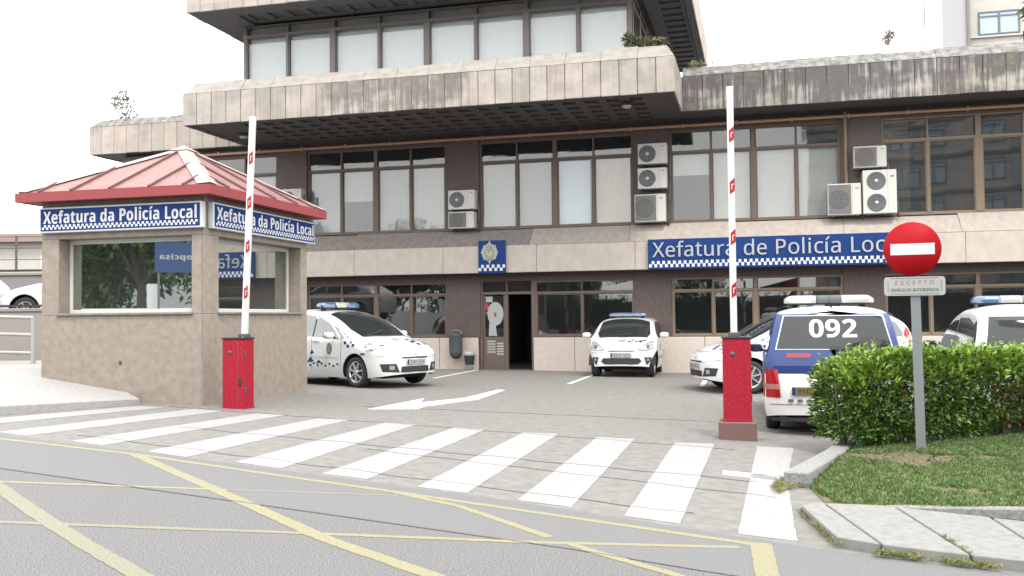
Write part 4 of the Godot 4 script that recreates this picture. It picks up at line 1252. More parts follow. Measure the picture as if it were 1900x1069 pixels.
func car_shell(t: Node, m: Material) -> void:
	var st := begin()
	st.set_smooth_group(0)
	var xs := []
	var h: float = C.L / 2
	var n := 72
	for i in n + 1:
		var u := float(i) / n
		xs.append(h * cos(PI * u) * 0.35 + h * (1 - 2 * u) * 0.65)
	var rows := 30
	var bands := {}
	for b in C.get("bands", []): bands[b[2]] = []
	var arch := []
	for ax in C.axles: arch.append(disc(ax, C.wr, C.wr + 0.055, C.wr + 0.065, 30))
	var at := func(i: int, j: int) -> Vector2:
		var x: float = xs[i]
		var b := bot_of(x)
		var tp := top_of(x)
		var r := 0.17
		var v := float(j) / rows
		var y: float
		if v < 0.6: y = lerpf(b, tp - r, v / 0.6)
		else: y = tp - r + r * sin((v - 0.6) / 0.4 * PI / 2)
		return Vector2(x, maxf(y, b))
	for i in n:
		for j in rows:
			var q := PackedVector2Array([at.call(i, j), at.call(i, j + 1), at.call(i + 1, j + 1), at.call(i + 1, j)])
			var pieces := [q]
			for a in arch:
				var nx := []
				for pc in pieces:
					if Geometry2D.is_point_in_polygon(pc[0], a) or Geometry2D.is_point_in_polygon(pc[1 % pc.size()], a) or Geometry2D.is_point_in_polygon(pc[2 % pc.size()], a) or Geometry2D.is_point_in_polygon(pc[-1], a):
						nx.append_array(Geometry2D.clip_polygons(pc, a))
					else: nx.append(pc)
				pieces = nx
			if C.has("bands"):
				var cut := []
				for pc in pieces:
					for b in C.bands:
						for part in Geometry2D.intersect_polygons(pc, pv([[-9, b[0]], [9, b[0]], [9, b[1]], [-9, b[1]]])):
							for sg in [1.0, -1.0]:
								var idx := Geometry2D.triangulate_polygon(part)
								for k in range(0, idx.size(), 3):
									var e := []
									for w in 3: e.append(side_at(part[idx[k + w]].x, part[idx[k + w]].y, sg, 0))
									if (e[1] - e[0]).cross(e[2] - e[0]).dot(Vector3(0, 0.2, sg)) < 0: e.reverse()
									bands[b[2]].append(e)
					var lo: float = C.bands[0][0]
					var hi: float = C.bands[-1][1]
					cut.append_array(Geometry2D.intersect_polygons(pc, pv([[-9, -1], [9, -1], [9, lo], [-9, lo]])))
					cut.append_array(Geometry2D.intersect_polygons(pc, pv([[-9, hi], [9, hi], [9, 9], [-9, 9]])))
				pieces = cut
			for pc in pieces:
				for sg in [1.0, -1.0]:
					var p := []
					for k in pc: p.append(side_at(k.x, k.y, sg, 0))
					if sg < 0: p.reverse()
					if p.size() == 4 and pc == q: 
						quad(st, p[0], p[1], p[2], p[3])
					else:
						var idx := Geometry2D.triangulate_polygon(pc)
						for k in range(0, idx.size(), 3):
							var e := []
							for w in 3: e.append(side_at(pc[idx[k + w]].x, pc[idx[k + w]].y, sg, 0))
							if (e[1] - e[0]).cross(e[2] - e[0]).dot(Vector3(0, 0.2, sg)) < 0: e.reverse()
							tri(st, e[0], e[1], e[2])
	put("body", done(st), m, t)
	for b in C.get("bands", []):
		var o := begin()
		o.set_smooth_group(0)
		for f in bands[b[2]]:
			tri(o, f[0], f[1], f[2])
		put("painted_band", done(o), b[2], t)
	var un := begin()
	box(un, Vector3(-h + 0.35, 0.19, -C.W / 2 + 0.32), Vector3(h - 0.35, 0.6, C.W / 2 - 0.32))
	for a in C.axles:
		for sg in [-1.0, 1.0]:
			for k in 16:
				var t0 := PI * k / 16.0
				var t1 := PI * (k + 1) / 16.0
				var R: float = C.wr + 0.06
				var z0: float = sg * (C.W / 2 - 0.33)
				var z1: float = sg * (C.W / 2 - 0.02)
				var b := Vector2(cos(t0), sin(t0)) * R + Vector2(a, C.wr)
				var e := Vector2(cos(t1), sin(t1)) * R + Vector2(a, C.wr)
				quad(un, Vector3(b.x, b.y, z0), Vector3(e.x, e.y, z0), Vector3(e.x, e.y, z1), Vector3(b.x, b.y, z1))
	put("underbody", done(un), M.under_black, t)

func wheels(t: Node, spokes: int) -> void:
	var r: float = C.wr
	for ax in C.axles:
		for sg in [1.0, -1.0]:
			var c := Vector3(ax, r, sg * (C.W / 2 - C.get("inset", 0.125)))
			var a := Vector3(0, 0, sg)
			var st := begin()
			lathe(st, [Vector2(r * 0.6, -0.1), Vector2(r * 0.9, -0.1), Vector2(r * 0.985, -0.07), Vector2(r, -0.02), Vector2(r, 0.03), Vector2(r * 0.98, 0.075), Vector2(r * 0.9, 0.098), Vector2(r * 0.7, 0.1), Vector2(r * 0.67, 0.085)], 32, c, a)
			var w := put("wheel", done(st), M.tyre, t)
			var dk := begin()
			lathe(dk, [Vector2(r * 0.67, 0.04), Vector2(0, 0.04)], 32, c, a)
			put("brake_disc", done(dk), M.dark_grey, w)
			var rm := begin()
			lathe(rm, [Vector2(r * 0.69, 0.05), Vector2(r * 0.69, 0.092), Vector2(r * 0.62, 0.085), Vector2(r * 0.6, 0.05)], 32, c, a)
			lathe(rm, [Vector2(r * 0.16, 0.05), Vector2(r * 0.15, 0.085), Vector2(0, 0.09)], 16, c, a)
			for k in spokes:
				var d := Vector3(cos(TAU * k / spokes + 0.2), sin(TAU * k / spokes + 0.2), 0)
				bar(rm, c + d * r * 0.1 + a * 0.07, c + d * r * 0.64 + a * 0.072, r * 0.17, 0.025)
			put("rim", done(rm), M.rim, w)

func mirror_pair(t: Node, x: float, y: float, m: Material) -> void:
	for sg in [1.0, -1.0]:
		var w := half_width(x, y)
		var st := begin()
		st.set_smooth_group(3)
		var c := Vector3(x, y + 0.05, sg * (w + 0.15))
		for i in 8:
			for j in 12:
				var q := []
				for e in [[i, j], [i + 1, j], [i + 1, j + 1], [i, j + 1]]:
					var th: float = PI * e[0] / 8
					var ph: float = TAU * e[1] / 12
					var v := Vector3(cos(th), sin(th) * cos(ph), sin(th) * sin(ph))
					v = Vector3(signf(v.x) * pow(absf(v.x), 0.7), signf(v.y) * pow(absf(v.y), 0.7), signf(v.z) * pow(absf(v.z), 0.7))
					q.append(c + v * Vector3(0.075, 0.075, 0.115))
				out_quad(st, q, c)
		var mi := put("mirror", done(st), m, t)
		var am := begin()
		bar(am, Vector3(x, y, sg * (w - 0.02)), Vector3(x, y + 0.02, sg * (w + 0.1)), 0.06, 0.04)
		put("arm", done(am), M.black, mi)
		put("mirror_glass", bx(Vector3(x - 0.077, y + 0.0, minf(sg * (w + 0.07), sg * (w + 0.24))), Vector3(x - 0.068, y + 0.1, maxf(sg * (w + 0.07), sg * (w + 0.24)))), M.car_glass, mi)

func light_bar(t: Node, x: float, y: float, half: float, lens: Material, mid: Material, size := 1.0) -> void:
	var lb := put("light_bar", bx(Vector3(x - 0.13, y + 0.03, -half + 0.05), Vector3(x + 0.13, y + 0.055, half - 0.05), 0.008), M.black, t)
	for q in [[-half, -half * 0.28, lens], [-half * 0.28, half * 0.28, mid], [half * 0.28, half, lens]]:
		var st := begin()
		st.set_smooth_group(0)
		var rings := []
		for i in 9:
			var z := lerpf(q[0] + 0.003, q[1] - 0.003, i / 8.0)
			var e := clampf((half - absf(z)) / 0.14, 0, 1)
			var k := 0.45 + 0.55 * sqrt(1.0 - (1.0 - e) * (1.0 - e))
			var ring := []
			for j in 13:
				var th := PI * j / 12.0
				ring.append(Vector3(x + 0.14 * k * signf(cos(th)) * pow(absf(cos(th)), 0.6), y + 0.055 + 0.115 * size * k * pow(sin(th), 0.6), z))
			rings.append(ring)
		for i in 8:
			for j in 12: out_quad(st, [rings[i][j], rings[i][j + 1], rings[i + 1][j + 1], rings[i + 1][j]], Vector3(x, y, (rings[i][0].z + rings[i + 1][0].z) / 2))
		for e in [0, 8]:
			for j in range(1, 12): out_quad(st, [rings[e][0], rings[e][j], rings[e][j + 1], rings[e][0]], Vector3(x, y + 0.06, rings[4][0].z))
		put("lens", done(st), q[2], lb)
	for sg in [-1.0, 1.0]:
		put("foot", bx(Vector3(x - 0.04, y - 0.05, sg * half * 0.75 - 0.04), Vector3(x + 0.04, y + 0.031, sg * half * 0.75 + 0.04), 0.006), M.black, lb)

func plate_at(t: Node, words: String, sg: float, y: float, m: Material, ink: Material, z := 0.0, w := 0.52) -> void:
	var p := end_at(0, y, sg, 0.0)
	var pl := put("number_plate", bx(Vector3(-w / 2, -0.055, 0), Vector3(w / 2, 0.055, 0.012), 0.004), m, t)
	pl.transform = Transform3D(Basis(Vector3.UP, PI / 2 if sg > 0 else -PI / 2), Vector3(p.x + sg * 0.012, y, z))
	lettering(words, 0.07, w * 0.78, ink, pl, Vector3(0.02, 0, 0.0125), "Droid Sans", 600, 0.002)
	put("band", bx(Vector3(-w / 2 + 0.004, -0.05, 0.012), Vector3(-w / 2 + 0.045, 0.05, 0.0135)), M.livery_blue, pl)

func squares(called: String, t: Node, list: Array, how: Callable) -> void:
	for q in list: how.call(called, pv([[q[0], q[1]], [q[2], q[1]], [q[2], q[3]], [q[0], q[3]]]))

# the white people carrier, built twice
func people_carrier(label: String, at: Vector3, turn: float) -> Node3D:
	C = {"L": 4.47, "W": 1.83, "H": 1.66, "nose": 0.62, "nose_p": 2.5, "tail": 0.5, "tail_p": 3.0, "belt": 1.02, "tumble": 0.2, "wr": 0.325, "axles": [1.36, -1.37], "hood_r": 0.2,
		"top": [[2.235, 0.62], [2.19, 0.72], [2.05, 0.84], [1.8, 0.935], [1.5, 1.01], [1.28, 1.07], [1.0, 1.225], [0.7, 1.385], [0.4, 1.51], [0.1, 1.59], [-0.3, 1.645], [-0.8, 1.66], [-1.3, 1.63], [-1.75, 1.55], [-1.98, 1.42], [-2.1, 1.2], [-2.19, 0.95], [-2.235, 0.7]]}
	var t := thing("police_car", label, "car", at, turn, "white police people carriers")
	car_shell(t, M.car_white)
	wheels(t, 7)
	patch_top("windscreen", pv([[1.26, -0.6], [1.33, 0.0], [1.26, 0.6], [0.95, 0.66], [0.2, 0.585], [0.1, 0.3], [0.08, 0], [0.1, -0.3], [0.2, -0.585], [0.95, -0.66]]), M.car_glass, t)
	patch_top("scuttle", pv([[1.3, -0.62], [1.38, 0.0], [1.3, 0.62], [1.27, 0.6], [1.34, 0], [1.27, -0.6]]), M.dark_grey, t, 0.006)
	for sg in [1.0, -1.0]:
		patch_side("side_window", pv([[0.12, 1.05], [0.86, 1.03], [0.46, 1.33], [0.1, 1.47], [-0.0, 1.49], [0.0, 1.05]]), M.side_glass, t, sg)
		patch_side("side_window", pv([[-0.06, 1.05], [-0.06, 1.495], [-0.4, 1.535], [-0.92, 1.53], [-0.98, 1.06]]), M.side_glass, t, sg)
		patch_side("side_window", pv([[-1.04, 1.06], [-1.0, 1.53], [-1.35, 1.5], [-1.72, 1.38], [-1.85, 1.15], [-1.8, 1.08]]), M.side_glass, t, sg)
		patch_side("quarter_window", pv([[0.92, 1.03], [1.16, 1.03], [1.1, 1.07], [0.56, 1.32]]), M.side_glass, t, sg)
		patch_side("pillar", pv([[-0.005, 1.05], [-0.005, 1.49], [-0.055, 1.495], [-0.055, 1.05]]), M.black, t, sg, 0.004)
		patch_side("door_seam", pv([[0.9, 0.4], [0.912, 0.4], [0.96, 1.0], [0.948, 1.0]]), M.dark_grey, t, sg, 0.002)
		patch_side("door_seam", pv([[-0.045, 0.35], [-0.033, 0.35], [-0.033, 1.04], [-0.045, 1.04]]), M.dark_grey, t, sg, 0.002)
		patch_side("door_seam", pv([[-1.0, 0.65], [-0.988, 0.65], [-0.99, 1.04], [-1.002, 1.04]]), M.dark_grey, t, sg, 0.002)
		patch_side("rubbing_strip", pv([[-0.95, 0.62], [0.85, 0.6], [0.85, 0.615], [-0.95, 0.635]]), M.plate_white, t, sg, 0.012)
		patch_side("door_handle", pv([[0.02, 0.93], [0.22, 0.925], [0.22, 0.955], [0.02, 0.96]]), M.plate_white, t, sg, 0.02)
		patch_side("door_handle", pv([[-0.93, 0.94], [-0.73, 0.935], [-0.73, 0.965], [-0.93, 0.97]]), M.plate_white, t, sg, 0.02)
		patch_side("crest", disc(0.55, 0.8, 0.085, 0.12, 20), M.grey_print, t, sg, 0.004)
		patch_side("crest", disc(0.55, 0.8, 0.06, 0.09, 20), M.crest_gold, t, sg, 0.006)
		for k in 14: patch_side("check", pv([[-0.9 + k * 0.13, 0.42 + (k % 2) * 0.04], [-0.84 + k * 0.13, 0.42 + (k % 2) * 0.04], [-0.84 + k * 0.13, 0.46 + (k % 2) * 0.04], [-0.9 + k * 0.13, 0.46 + (k % 2) * 0.04]]), M.livery_blue, t, sg, 0.004)
		for q in [[-0.2, 0.5, 0.05, 0.62], [0.1, 0.48, 0.3, 0.56], [-0.45, 0.62, -0.25, 0.74], [-0.1, 0.68, 0.05, 0.78], [-0.75, 0.5, -0.5, 0.66]]:
			patch_side("check", pv([[q[0], q[1]], [q[2], q[1] + 0.02], [(q[0] + q[2]) / 2, q[3]]]), M.livery_blue, t, sg, 0.004)
		for q in [[1.03, 0.9], [1.12, 0.83], [1.2, 0.92], [1.28, 0.85]]:
			patch_side("check", pv([[q[0], q[1]], [q[0] + 0.08, q[1]], [q[0] + 0.08, q[1] + 0.06], [q[0], q[1] + 0.06]]), M.livery_blue, t, sg, 0.004)
		var lamp := patch_side("headlight", pv([[2.06, 0.74], [1.96, 0.85], [1.6, 0.93], [1.55, 0.9], [1.75, 0.76]]), M.lamp_clear, t, sg, 0.006)
		patch_side("reflector", disc(1.84, 0.83, 0.07, 0.055, 16), M.dark_grey, lamp, sg, 0.009)
		patch_side("reflector", disc(1.68, 0.87, 0.05, 0.04, 16), M.dark_grey, lamp, sg, 0.009)
		patch_side("tail_light", pv([[-2.12, 0.95], [-1.98, 0.96], [-1.85, 1.12], [-1.95, 1.38], [-2.0, 1.38]]), M.lamp_red, t, sg, 0.006)
		patch_side("indicator", pv([[1.55, 0.68], [1.68, 0.68], [1.68, 0.72], [1.55, 0.72]]), M.dark_grey, t, sg, 0.006)
	for z in both([[0.42, 0.32], [0.75, 0.34], [0.8, 0.5], [0.5, 0.5]]):
		var f := patch_end("fog_light_recess", z, M.black, t, 1.0, 0.004)
	for z in both([[0.54, 0.38], [0.64, 0.38], [0.64, 0.46], [0.54, 0.46]]): patch_end("fog_light", z, M.lamp_clear, t, 1.0, 0.008)
	patch_end("lower_grille", pv([[-0.4, 0.32], [0.4, 0.32], [0.38, 0.44], [-0.38, 0.44]]), M.black, t, 1.0, 0.004)
	patch_end("upper_grille", pv([[-0.36, 0.605], [0.36, 0.605], [0.36, 0.635], [-0.36, 0.635]]), M.black, t, 1.0, 0.004)
	for z in both([[0.0, 0.67], [0.1, 0.68], [0.0, 0.72]]): patch_end("emblem", z, M.rim, t, 1.0, 0.008)
	plate_at(t, "2343 GDN", 1.0, 0.53, M.plate_white, M.grey_print)
	for sg in [1.0, -1.0]:
		patch_top("bonnet_seam", pv([[1.32, 0.64 * sg], [1.7, 0.66 * sg], [2.02, 0.5 * sg], [2.02, 0.512 * sg], [1.7, 0.672 * sg], [1.32, 0.652 * sg]]), M.grey_print, t, 0.003)
		patch_top("wiper", pv([[1.3, 0.5 * sg], [1.16, -0.05 * sg], [1.13, -0.05 * sg], [1.27, 0.5 * sg]]), M.black, t, 0.02)
		patch_end("bumper_seam", pv([[0.4 * sg, 0.6], [0.84 * sg, 0.66], [0.84 * sg, 0.667], [0.4 * sg, 0.607]]), M.grey_print, t, 1.0, 0.003)
	patch_top("bonnet_seam", pv([[2.03, -0.5], [2.09, 0.0], [2.03, 0.5], [2.042, 0.5], [2.102, 0.0], [2.042, -0.5]]), M.grey_print, t, 0.003)
	patch_end("rear_window", pv([[-0.6, 1.12], [0.6, 1.12], [0.52, 1.46], [-0.52, 1.46]]), M.car_glass, t, -1.0)
	patch_top("crest", disc(1.62, 0.0, 0.09, 0.08, 18), M.crest_gold, t, 0.006)
	for q in [[1.6, -0.35], [1.7, -0.45], [1.78, -0.33], [1.88, -0.43]]:
		patch_top("check", pv([[q[0], q[1]], [q[0] + 0.09, q[1]], [q[0] + 0.09, q[1] + 0.1], [q[0], q[1] + 0.1]]), M.livery_blue, t, 0.006)
	mirror_pair(t, 0.72, 1.03, M.car_white)
	light_bar(t, -0.25, 1.63, 0.56, M.bar_blue, M.bar_clear)
	return t

func make_cars() -> void:
	people_carrier("white police people carrier parked beside the guard booth, nose to the right", Vector3(-3.72, ground(-3.72, -21.0), -21.05), deg_to_rad(-40))
	people_carrier("white police people carrier standing side on behind the red barrier and the blue van", Vector3(5.98, ground(5.98, -19.7), -19.75), deg_to_rad(-174))

	# the small white car in front of the entrance
	C = {"L": 2.985, "inset": 0.16, "W": 1.68, "H": 1.5, "nose": 0.5, "nose_p": 2.8, "tail": 0.4, "tail_p": 3.0, "belt": 0.98, "tumble": 0.2, "wr": 0.3, "axles": [1.0, -1.0], "hood_r": 0.17, "roof_r": 0.13,
		"top": [[1.49, 0.62], [1.44, 0.76], [1.3, 0.87], [1.12, 0.94], [0.98, 0.985], [0.75, 1.16], [0.5, 1.32], [0.25, 1.43], [0, 1.475], [-0.5, 1.5], [-1.0, 1.46], [-1.25, 1.36], [-1.36, 1.1], [-1.43, 0.9], [-1.49, 0.7]]}
	var t := thing("police_car", "small stubby white police car facing the camera right of the entrance", "car", Vector3(3.02, ground(3.02, -24.6), -24.65), deg_to_rad(-104))
	car_shell(t, M.car_white)
	wheels(t, 6)
	patch_top("windscreen", pv([[0.97, -0.6], [1.02, 0.0], [0.97, 0.6], [0.8, 0.665], [0.3, 0.6], [0.22, 0.3], [0.2, 0], [0.22, -0.3], [0.3, -0.6], [0.8, -0.665]]), M.car_glass, t)
	for sg in [1.0, -1.0]:
		patch_side("side_window", pv([[-0.5, 1.0], [0.72, 0.99], [0.42, 1.22], [0.12, 1.34], [-0.2, 1.37], [-0.5, 1.37]]), M.car_glass, t, sg)
		patch_side("side_window", pv([[-0.56, 1.0], [-0.56, 1.37], [-0.95, 1.33], [-1.1, 1.1], [-1.05, 1.02]]), M.car_glass, t, sg)
		patch_side("door_seam", pv([[0.6, 0.35], [0.612, 0.35], [0.68, 0.98], [0.668, 0.98]]), M.dark_grey, t, sg, 0.002)
		patch_side("door_seam", pv([[-0.53, 0.35], [-0.518, 0.35], [-0.518, 0.99], [-0.53, 0.99]]), M.dark_grey, t, sg, 0.002)
		patch_side("door_handle", pv([[-0.45, 0.86], [-0.27, 0.855], [-0.27, 0.885], [-0.45, 0.89]]), M.dark_grey, t, sg, 0.015)
		patch_side("crest", disc(0.1, 0.72, 0.08, 0.11, 18), M.grey_print, t, sg, 0.004)
		for k in 8: patch_side("check", pv([[-0.45 + k * 0.13, 0.42 + (k % 2) * 0.04], [-0.39 + k * 0.13, 0.42 + (k % 2) * 0.04], [-0.39 + k * 0.13, 0.46 + (k % 2) * 0.04], [-0.45 + k * 0.13, 0.46 + (k % 2) * 0.04]]), M.livery_blue, t, sg, 0.004)
		patch_side("tail_light", pv([[-1.4, 0.85], [-1.28, 0.85], [-1.22, 1.0], [-1.32, 1.05]]), M.lamp_red, t, sg, 0.006)
	for z in both([[0.42, 0.68], [0.62, 0.66], [0.76, 0.72], [0.76, 0.86], [0.7, 0.88], [0.56, 0.8]]):
		patch_end("lamp_rim", Geometry2D.offset_polygon(z, 0.014)[0], M.grey_print, t, 1.0, 0.003)
		var hl := patch_end("headlight", z, M.lamp_clear, t, 1.0, 0.006)
		var mid: float = 0.65 * signf(z[0].x)
		patch_end("reflector", disc(mid, 0.755, 0.045, 0.05, 14), M.dark_grey, hl, 1.0, 0.009)
	for z in both([[0.62, 0.3], [0.72, 0.42], [0.74, 0.5], [0.56, 0.5]]): patch_end("fog_light_recess", z, M.black, t, 1.0, 0.004)
	for z in both([[0.62, 0.41], [0.68, 0.41], [0.68, 0.47], [0.62, 0.47]]): patch_end("fog_light", z, M.lamp_clear, t, 1.0, 0.008)
	patch_end("lower_grille", pv([[-0.42, 0.33], [0.42, 0.33], [0.5, 0.4], [0.44, 0.48], [-0.44, 0.48], [-0.5, 0.4]]), M.black, t, 1.0, 0.004)
	patch_end("upper_grille", pv([[-0.34, 0.645], [0.34, 0.645], [0.3, 0.67], [-0.3, 0.67]]), M.black, t, 1.0, 0.004)
	plate_at(t, "8332 GXV", 1.0, 0.56, M.plate_white, M.grey_print)
	for sg in [1.0, -1.0]:
		patch_top("bonnet_seam", pv([[1.03, 0.6 * sg], [1.32, 0.5 * sg], [1.32, 0.512 * sg], [1.03, 0.612 * sg]]), M.grey_print, t, 0.003)
		patch_end("bumper_seam", pv([[0.36 * sg, 0.62], [0.76 * sg, 0.6], [0.76 * sg, 0.607], [0.36 * sg, 0.627]]), M.grey_print, t, 1.0, 0.003)
	patch_top("wiper", pv([[1.0, 0.45], [0.9, -0.2], [0.87, -0.2], [0.97, 0.45]]), M.black, t, 0.02)
	patch_top("crest", disc(1.22, 0.0, 0.075, 0.1, 18), M.crest_gold, t, 0.006)
	for q in [[1.16, -0.3], [1.21, -0.4], [1.17, -0.5], [1.12, -0.58], [1.24, -0.22], [1.22, -0.5]]:
		patch_top("check", pv([[q[0], q[1]], [q[0] + 0.055, q[1]], [q[0] + 0.055, q[1] + 0.08], [q[0], q[1] + 0.08]]), M.livery_blue, t, 0.006)
	mirror_pair(t, 0.62, 0.98, M.car_white)
	light_bar(t, -0.1, 1.46, 0.5, M.bar_blue, M.bar_blue, 0.8)

	# the blue and white van
	C = {"L": 4.62, "W": 1.86, "H": 1.76, "nose": 0.55, "nose_p": 2.6, "tail": 0.34, "tail_p": 3.6, "belt": 1.0, "tumble": 0.2, "wr": 0.32, "axles": [1.4, -1.42], "roof_r": 0.13, "soft": 0.02, "bands": [[0.84, 1.66, M.car_blue]],
		"top": [[2.31, 0.6], [2.2, 0.78], [1.7, 0.95], [1.3, 1.06], [0.6, 1.5], [0.2, 1.66], [-0.3, 1.74], [-1.2, 1.77], [-1.8, 1.765], [-1.99, 1.72], [-2.1, 1.4], [-2.2, 1.06], [-2.25, 0.9], [-2.28, 0.62], [-2.31, 0.42]]}
	t = thing("police_van", "blue and white police van seen from behind with 092 on its rear window", "van", Vector3(4.92, ground(4.3, -13.3), -14.95), deg_to_rad(75.3))
	car_shell(t, M.car_white)
	wheels(t, 6)
	var p0 := []
	for sg in [1.0, -1.0]:
		patch_side("side_window", pv([[0.7, 1.06], [0.3, 1.42], [-0.1, 1.52], [-0.1, 1.06]]), M.car_glass, t, sg, 0.008)
		patch_side("side_window", pv([[-0.16, 1.06], [-0.16, 1.53], [-1.0, 1.55], [-1.0, 1.06]]), M.car_glass, t, sg, 0.008)
		patch_side("side_window", pv([[-1.06, 1.06], [-1.06, 1.55], [-1.75, 1.54], [-1.95, 1.1]]), M.car_glass, t, sg, 0.008)
		patch_side("tail_light", pv([[-2.26, 0.52], [-2.2, 0.9], [-2.04, 0.9], [-2.1, 0.52]]), M.lamp_red, t, sg, 0.009)
	patch_end("dark_stripe", pv([[-0.8, 0.86], [0.8, 0.86], [0.8, 0.95], [-0.8, 0.95]]), M.livery_blue, t, -1.0, 0.006)
	patch_end("faded_lettering", pv([[-0.62, 1.06], [-0.3, 1.06], [-0.3, 1.12], [-0.62, 1.12]]), M.livery_red, t, -1.0, 0.006)
	for z in both([[0.705, 0.52], [0.9, 0.52], [0.9, 0.9], [0.74, 0.9]]):
		var tl := patch_end("tail_light", z, M.lamp_red, t, -1.0, 0.009)
		var q := PackedVector2Array()
		for p in pv([[0.71, 0.63], [0.92, 0.63], [0.92, 0.7], [0.715, 0.7]]): q.append(Vector2(p.x * signf(z[0].x), p.y))
		patch_end("lens", q, M.lamp_amber, tl, -1.0, 0.012)
	patch_end("window_trim", pv([[-0.768, 1.168], [0.768, 1.168], [0.655, 1.638], [-0.655, 1.638]]), M.car_white, t, -1.0, 0.007)
	var rw := patch_end("rear_window", pv([[-0.75, 1.18], [0.75, 1.18], [0.64, 1.63], [-0.64, 1.63]]), M.car_glass, t, -1.0, 0.011)
	patch_end("wiper", pv([[-0.05, 1.17], [0.6, 1.18], [0.6, 1.2], [-0.05, 1.22]]), M.black, rw, -1.0, 0.03)
	patch_end("headrest", disc(0.48, 1.27, 0.14, 0.08, 18), M.black, rw, -1.0, 0.013)
	# the number is printed on the curved glass
	var probe := lettering("092", 0.25, 0.62, M.sign_white, rw, Vector3(0.0, 1.46, 0.0), "Droid Sans", 700, 0.004, "rear_number")
	var flat: Array = (probe.mesh as TextMesh).get_mesh_arrays()
	var vs: PackedVector3Array = flat[Mesh.ARRAY_VERTEX]
	for k in vs.size():
		var p := probe.transform * vs[k]
		vs[k] = end_at(p.x, p.y, -1.0, 0.0125 + clampf(p.z, -0.001, 0.001))
	var bent := begin()
	var ix: PackedInt32Array = flat[Mesh.ARRAY_INDEX]
	for k in range(0, ix.size(), 3):
		tri(bent, vs[ix[k]], vs[ix[k + 2]], vs[ix[k + 1]])
	probe.mesh = done(bent)
	probe.transform = Transform3D()
	patch_end("bumper_seam", pv([[-0.86, 0.42], [0.86, 0.42], [0.86, 0.43], [-0.86, 0.43]]), M.grey_print, t, -1.0, 0.004)
	patch_end("bumper_shadow_gap", pv([[-0.84, 0.2], [0.84, 0.2], [0.84, 0.25], [-0.84, 0.25]]), M.black, t, -1.0, 0.006)
	plate_at(t, "9141 BGN", -1.0, 0.61, M.plate_old, M.black, -0.3, 0.52)
	for sg in [1.0, -1.0]:
		var k := 0
		for q in [0.3, 0.42, 0.54]:
			patch_end("check", pv([[q * sg, 0.46], [(q + 0.07) * sg, 0.46], [(q + 0.07) * sg, 0.5], [q * sg, 0.5]]), M.grey_print, t, -1.0, 0.005)
	mirror_pair(t, 0.85, 1.05, M.car_blue)
	light_bar(t, -1.25, 1.76, 0.62, M.bar_clear, M.dark_grey, 1.0)
	var ant := begin()
	tube(ant, [Vector3(-1.45, 1.74, 0), Vector3(-1.55, 1.95, 0)], [0.006, 0.003], 5)
	put("aerial", done(ant), M.black, t)

	# the small car behind the hedge
	C = {"L": 3.9, "W": 1.68, "H": 1.7, "nose": 0.5, "nose_p": 2.6, "tail": 0.36, "tail_p": 3.0, "belt": 1.0, "tumble": 0.22, "wr": 0.3, "axles": [1.2, -1.25], "roof_r": 0.16,
		"top": [[1.95, 0.62], [1.85, 0.8], [1.5, 0.95], [1.15, 1.05], [0.7, 1.42], [0.3, 1.61], [-0.1, 1.69], [-0.8, 1.7], [-1.3, 1.66], [-1.55, 1.57], [-1.72, 1.25], [-1.8, 1.0], [-1.9, 0.8], [-1.95, 0.5]]}
	t = thing("police_car", "white car with a pale blue light bar half hidden behind the hedge", "car", Vector3(7.85, ground(6.0, -14.4) + 0.09, -15.05), deg_to_rad(75.3))
	car_shell(t, M.car_white)
	wheels(t, 6)
	for sg in [1.0, -1.0]:
		patch_side("side_window", pv([[0.95, 1.03], [0.5, 1.36], [0.15, 1.45], [-0.2, 1.47], [-0.2, 1.03]]), M.car_glass, t, sg)
		patch_side("side_window", pv([[-0.25, 1.03], [-0.25, 1.5], [-0.9, 1.5], [-1.35, 1.4], [-1.58, 1.2], [-1.6, 1.05], [-1.5, 1.03]]), M.car_glass, t, sg)
		patch_side("pillar", pv([[-1.35, 1.42], [-1.58, 1.21], [-1.6, 1.05], [-1.7, 1.05], [-1.66, 1.22], [-1.45, 1.46]]), M.black, t, sg, 0.004)
		patch_side("window_trim", pv([[1.0, 0.99], [1.0, 1.02], [-1.4, 1.02], [-1.4, 0.99]]), M.rim, t, sg, 0.006)
		patch_side("door_seam", pv([[-0.22, 0.35], [-0.21, 0.35], [-0.21, 1.0], [-0.22, 1.0]]), M.dark_grey, t, sg, 0.002)
		patch_side("tail_light", pv([[-1.78, 0.94], [-1.62, 0.96], [-1.6, 1.04], [-1.74, 1.1]]), M.lamp_red, t, sg, 0.006)
	patch_end("rear_window", pv([[-0.64, 1.1], [0.64, 1.1], [0.56, 1.52], [-0.56, 1.52]]), M.car_glass, t, -1.0)
	patch_end("spoiler_shade", pv([[-0.5, 1.46], [0.5, 1.46], [0.4, 1.52], [-0.4, 1.52]]), M.black, t, -1.0, 0.012)
	for z in both([[0.2, 0.98], [0.76, 0.96], [0.74, 1.08], [0.2, 1.05]]): patch_end("tail_light", z, M.lamp_red, t, -1.0)
	patch_end("badge_strip", pv([[-0.2, 0.93], [0.2, 0.93], [0.2, 0.98], [-0.2, 0.98]]), M.rim, t, -1.0)
	plate_at(t, "5087 FKL", -1.0, 0.62, M.plate_white, M.grey_print)
	mirror_pair(t, 0.75, 1.0, M.dark_grey)
	light_bar(t, -0.35, 1.67, 0.55, M.bar_blue, M.bar_clear)

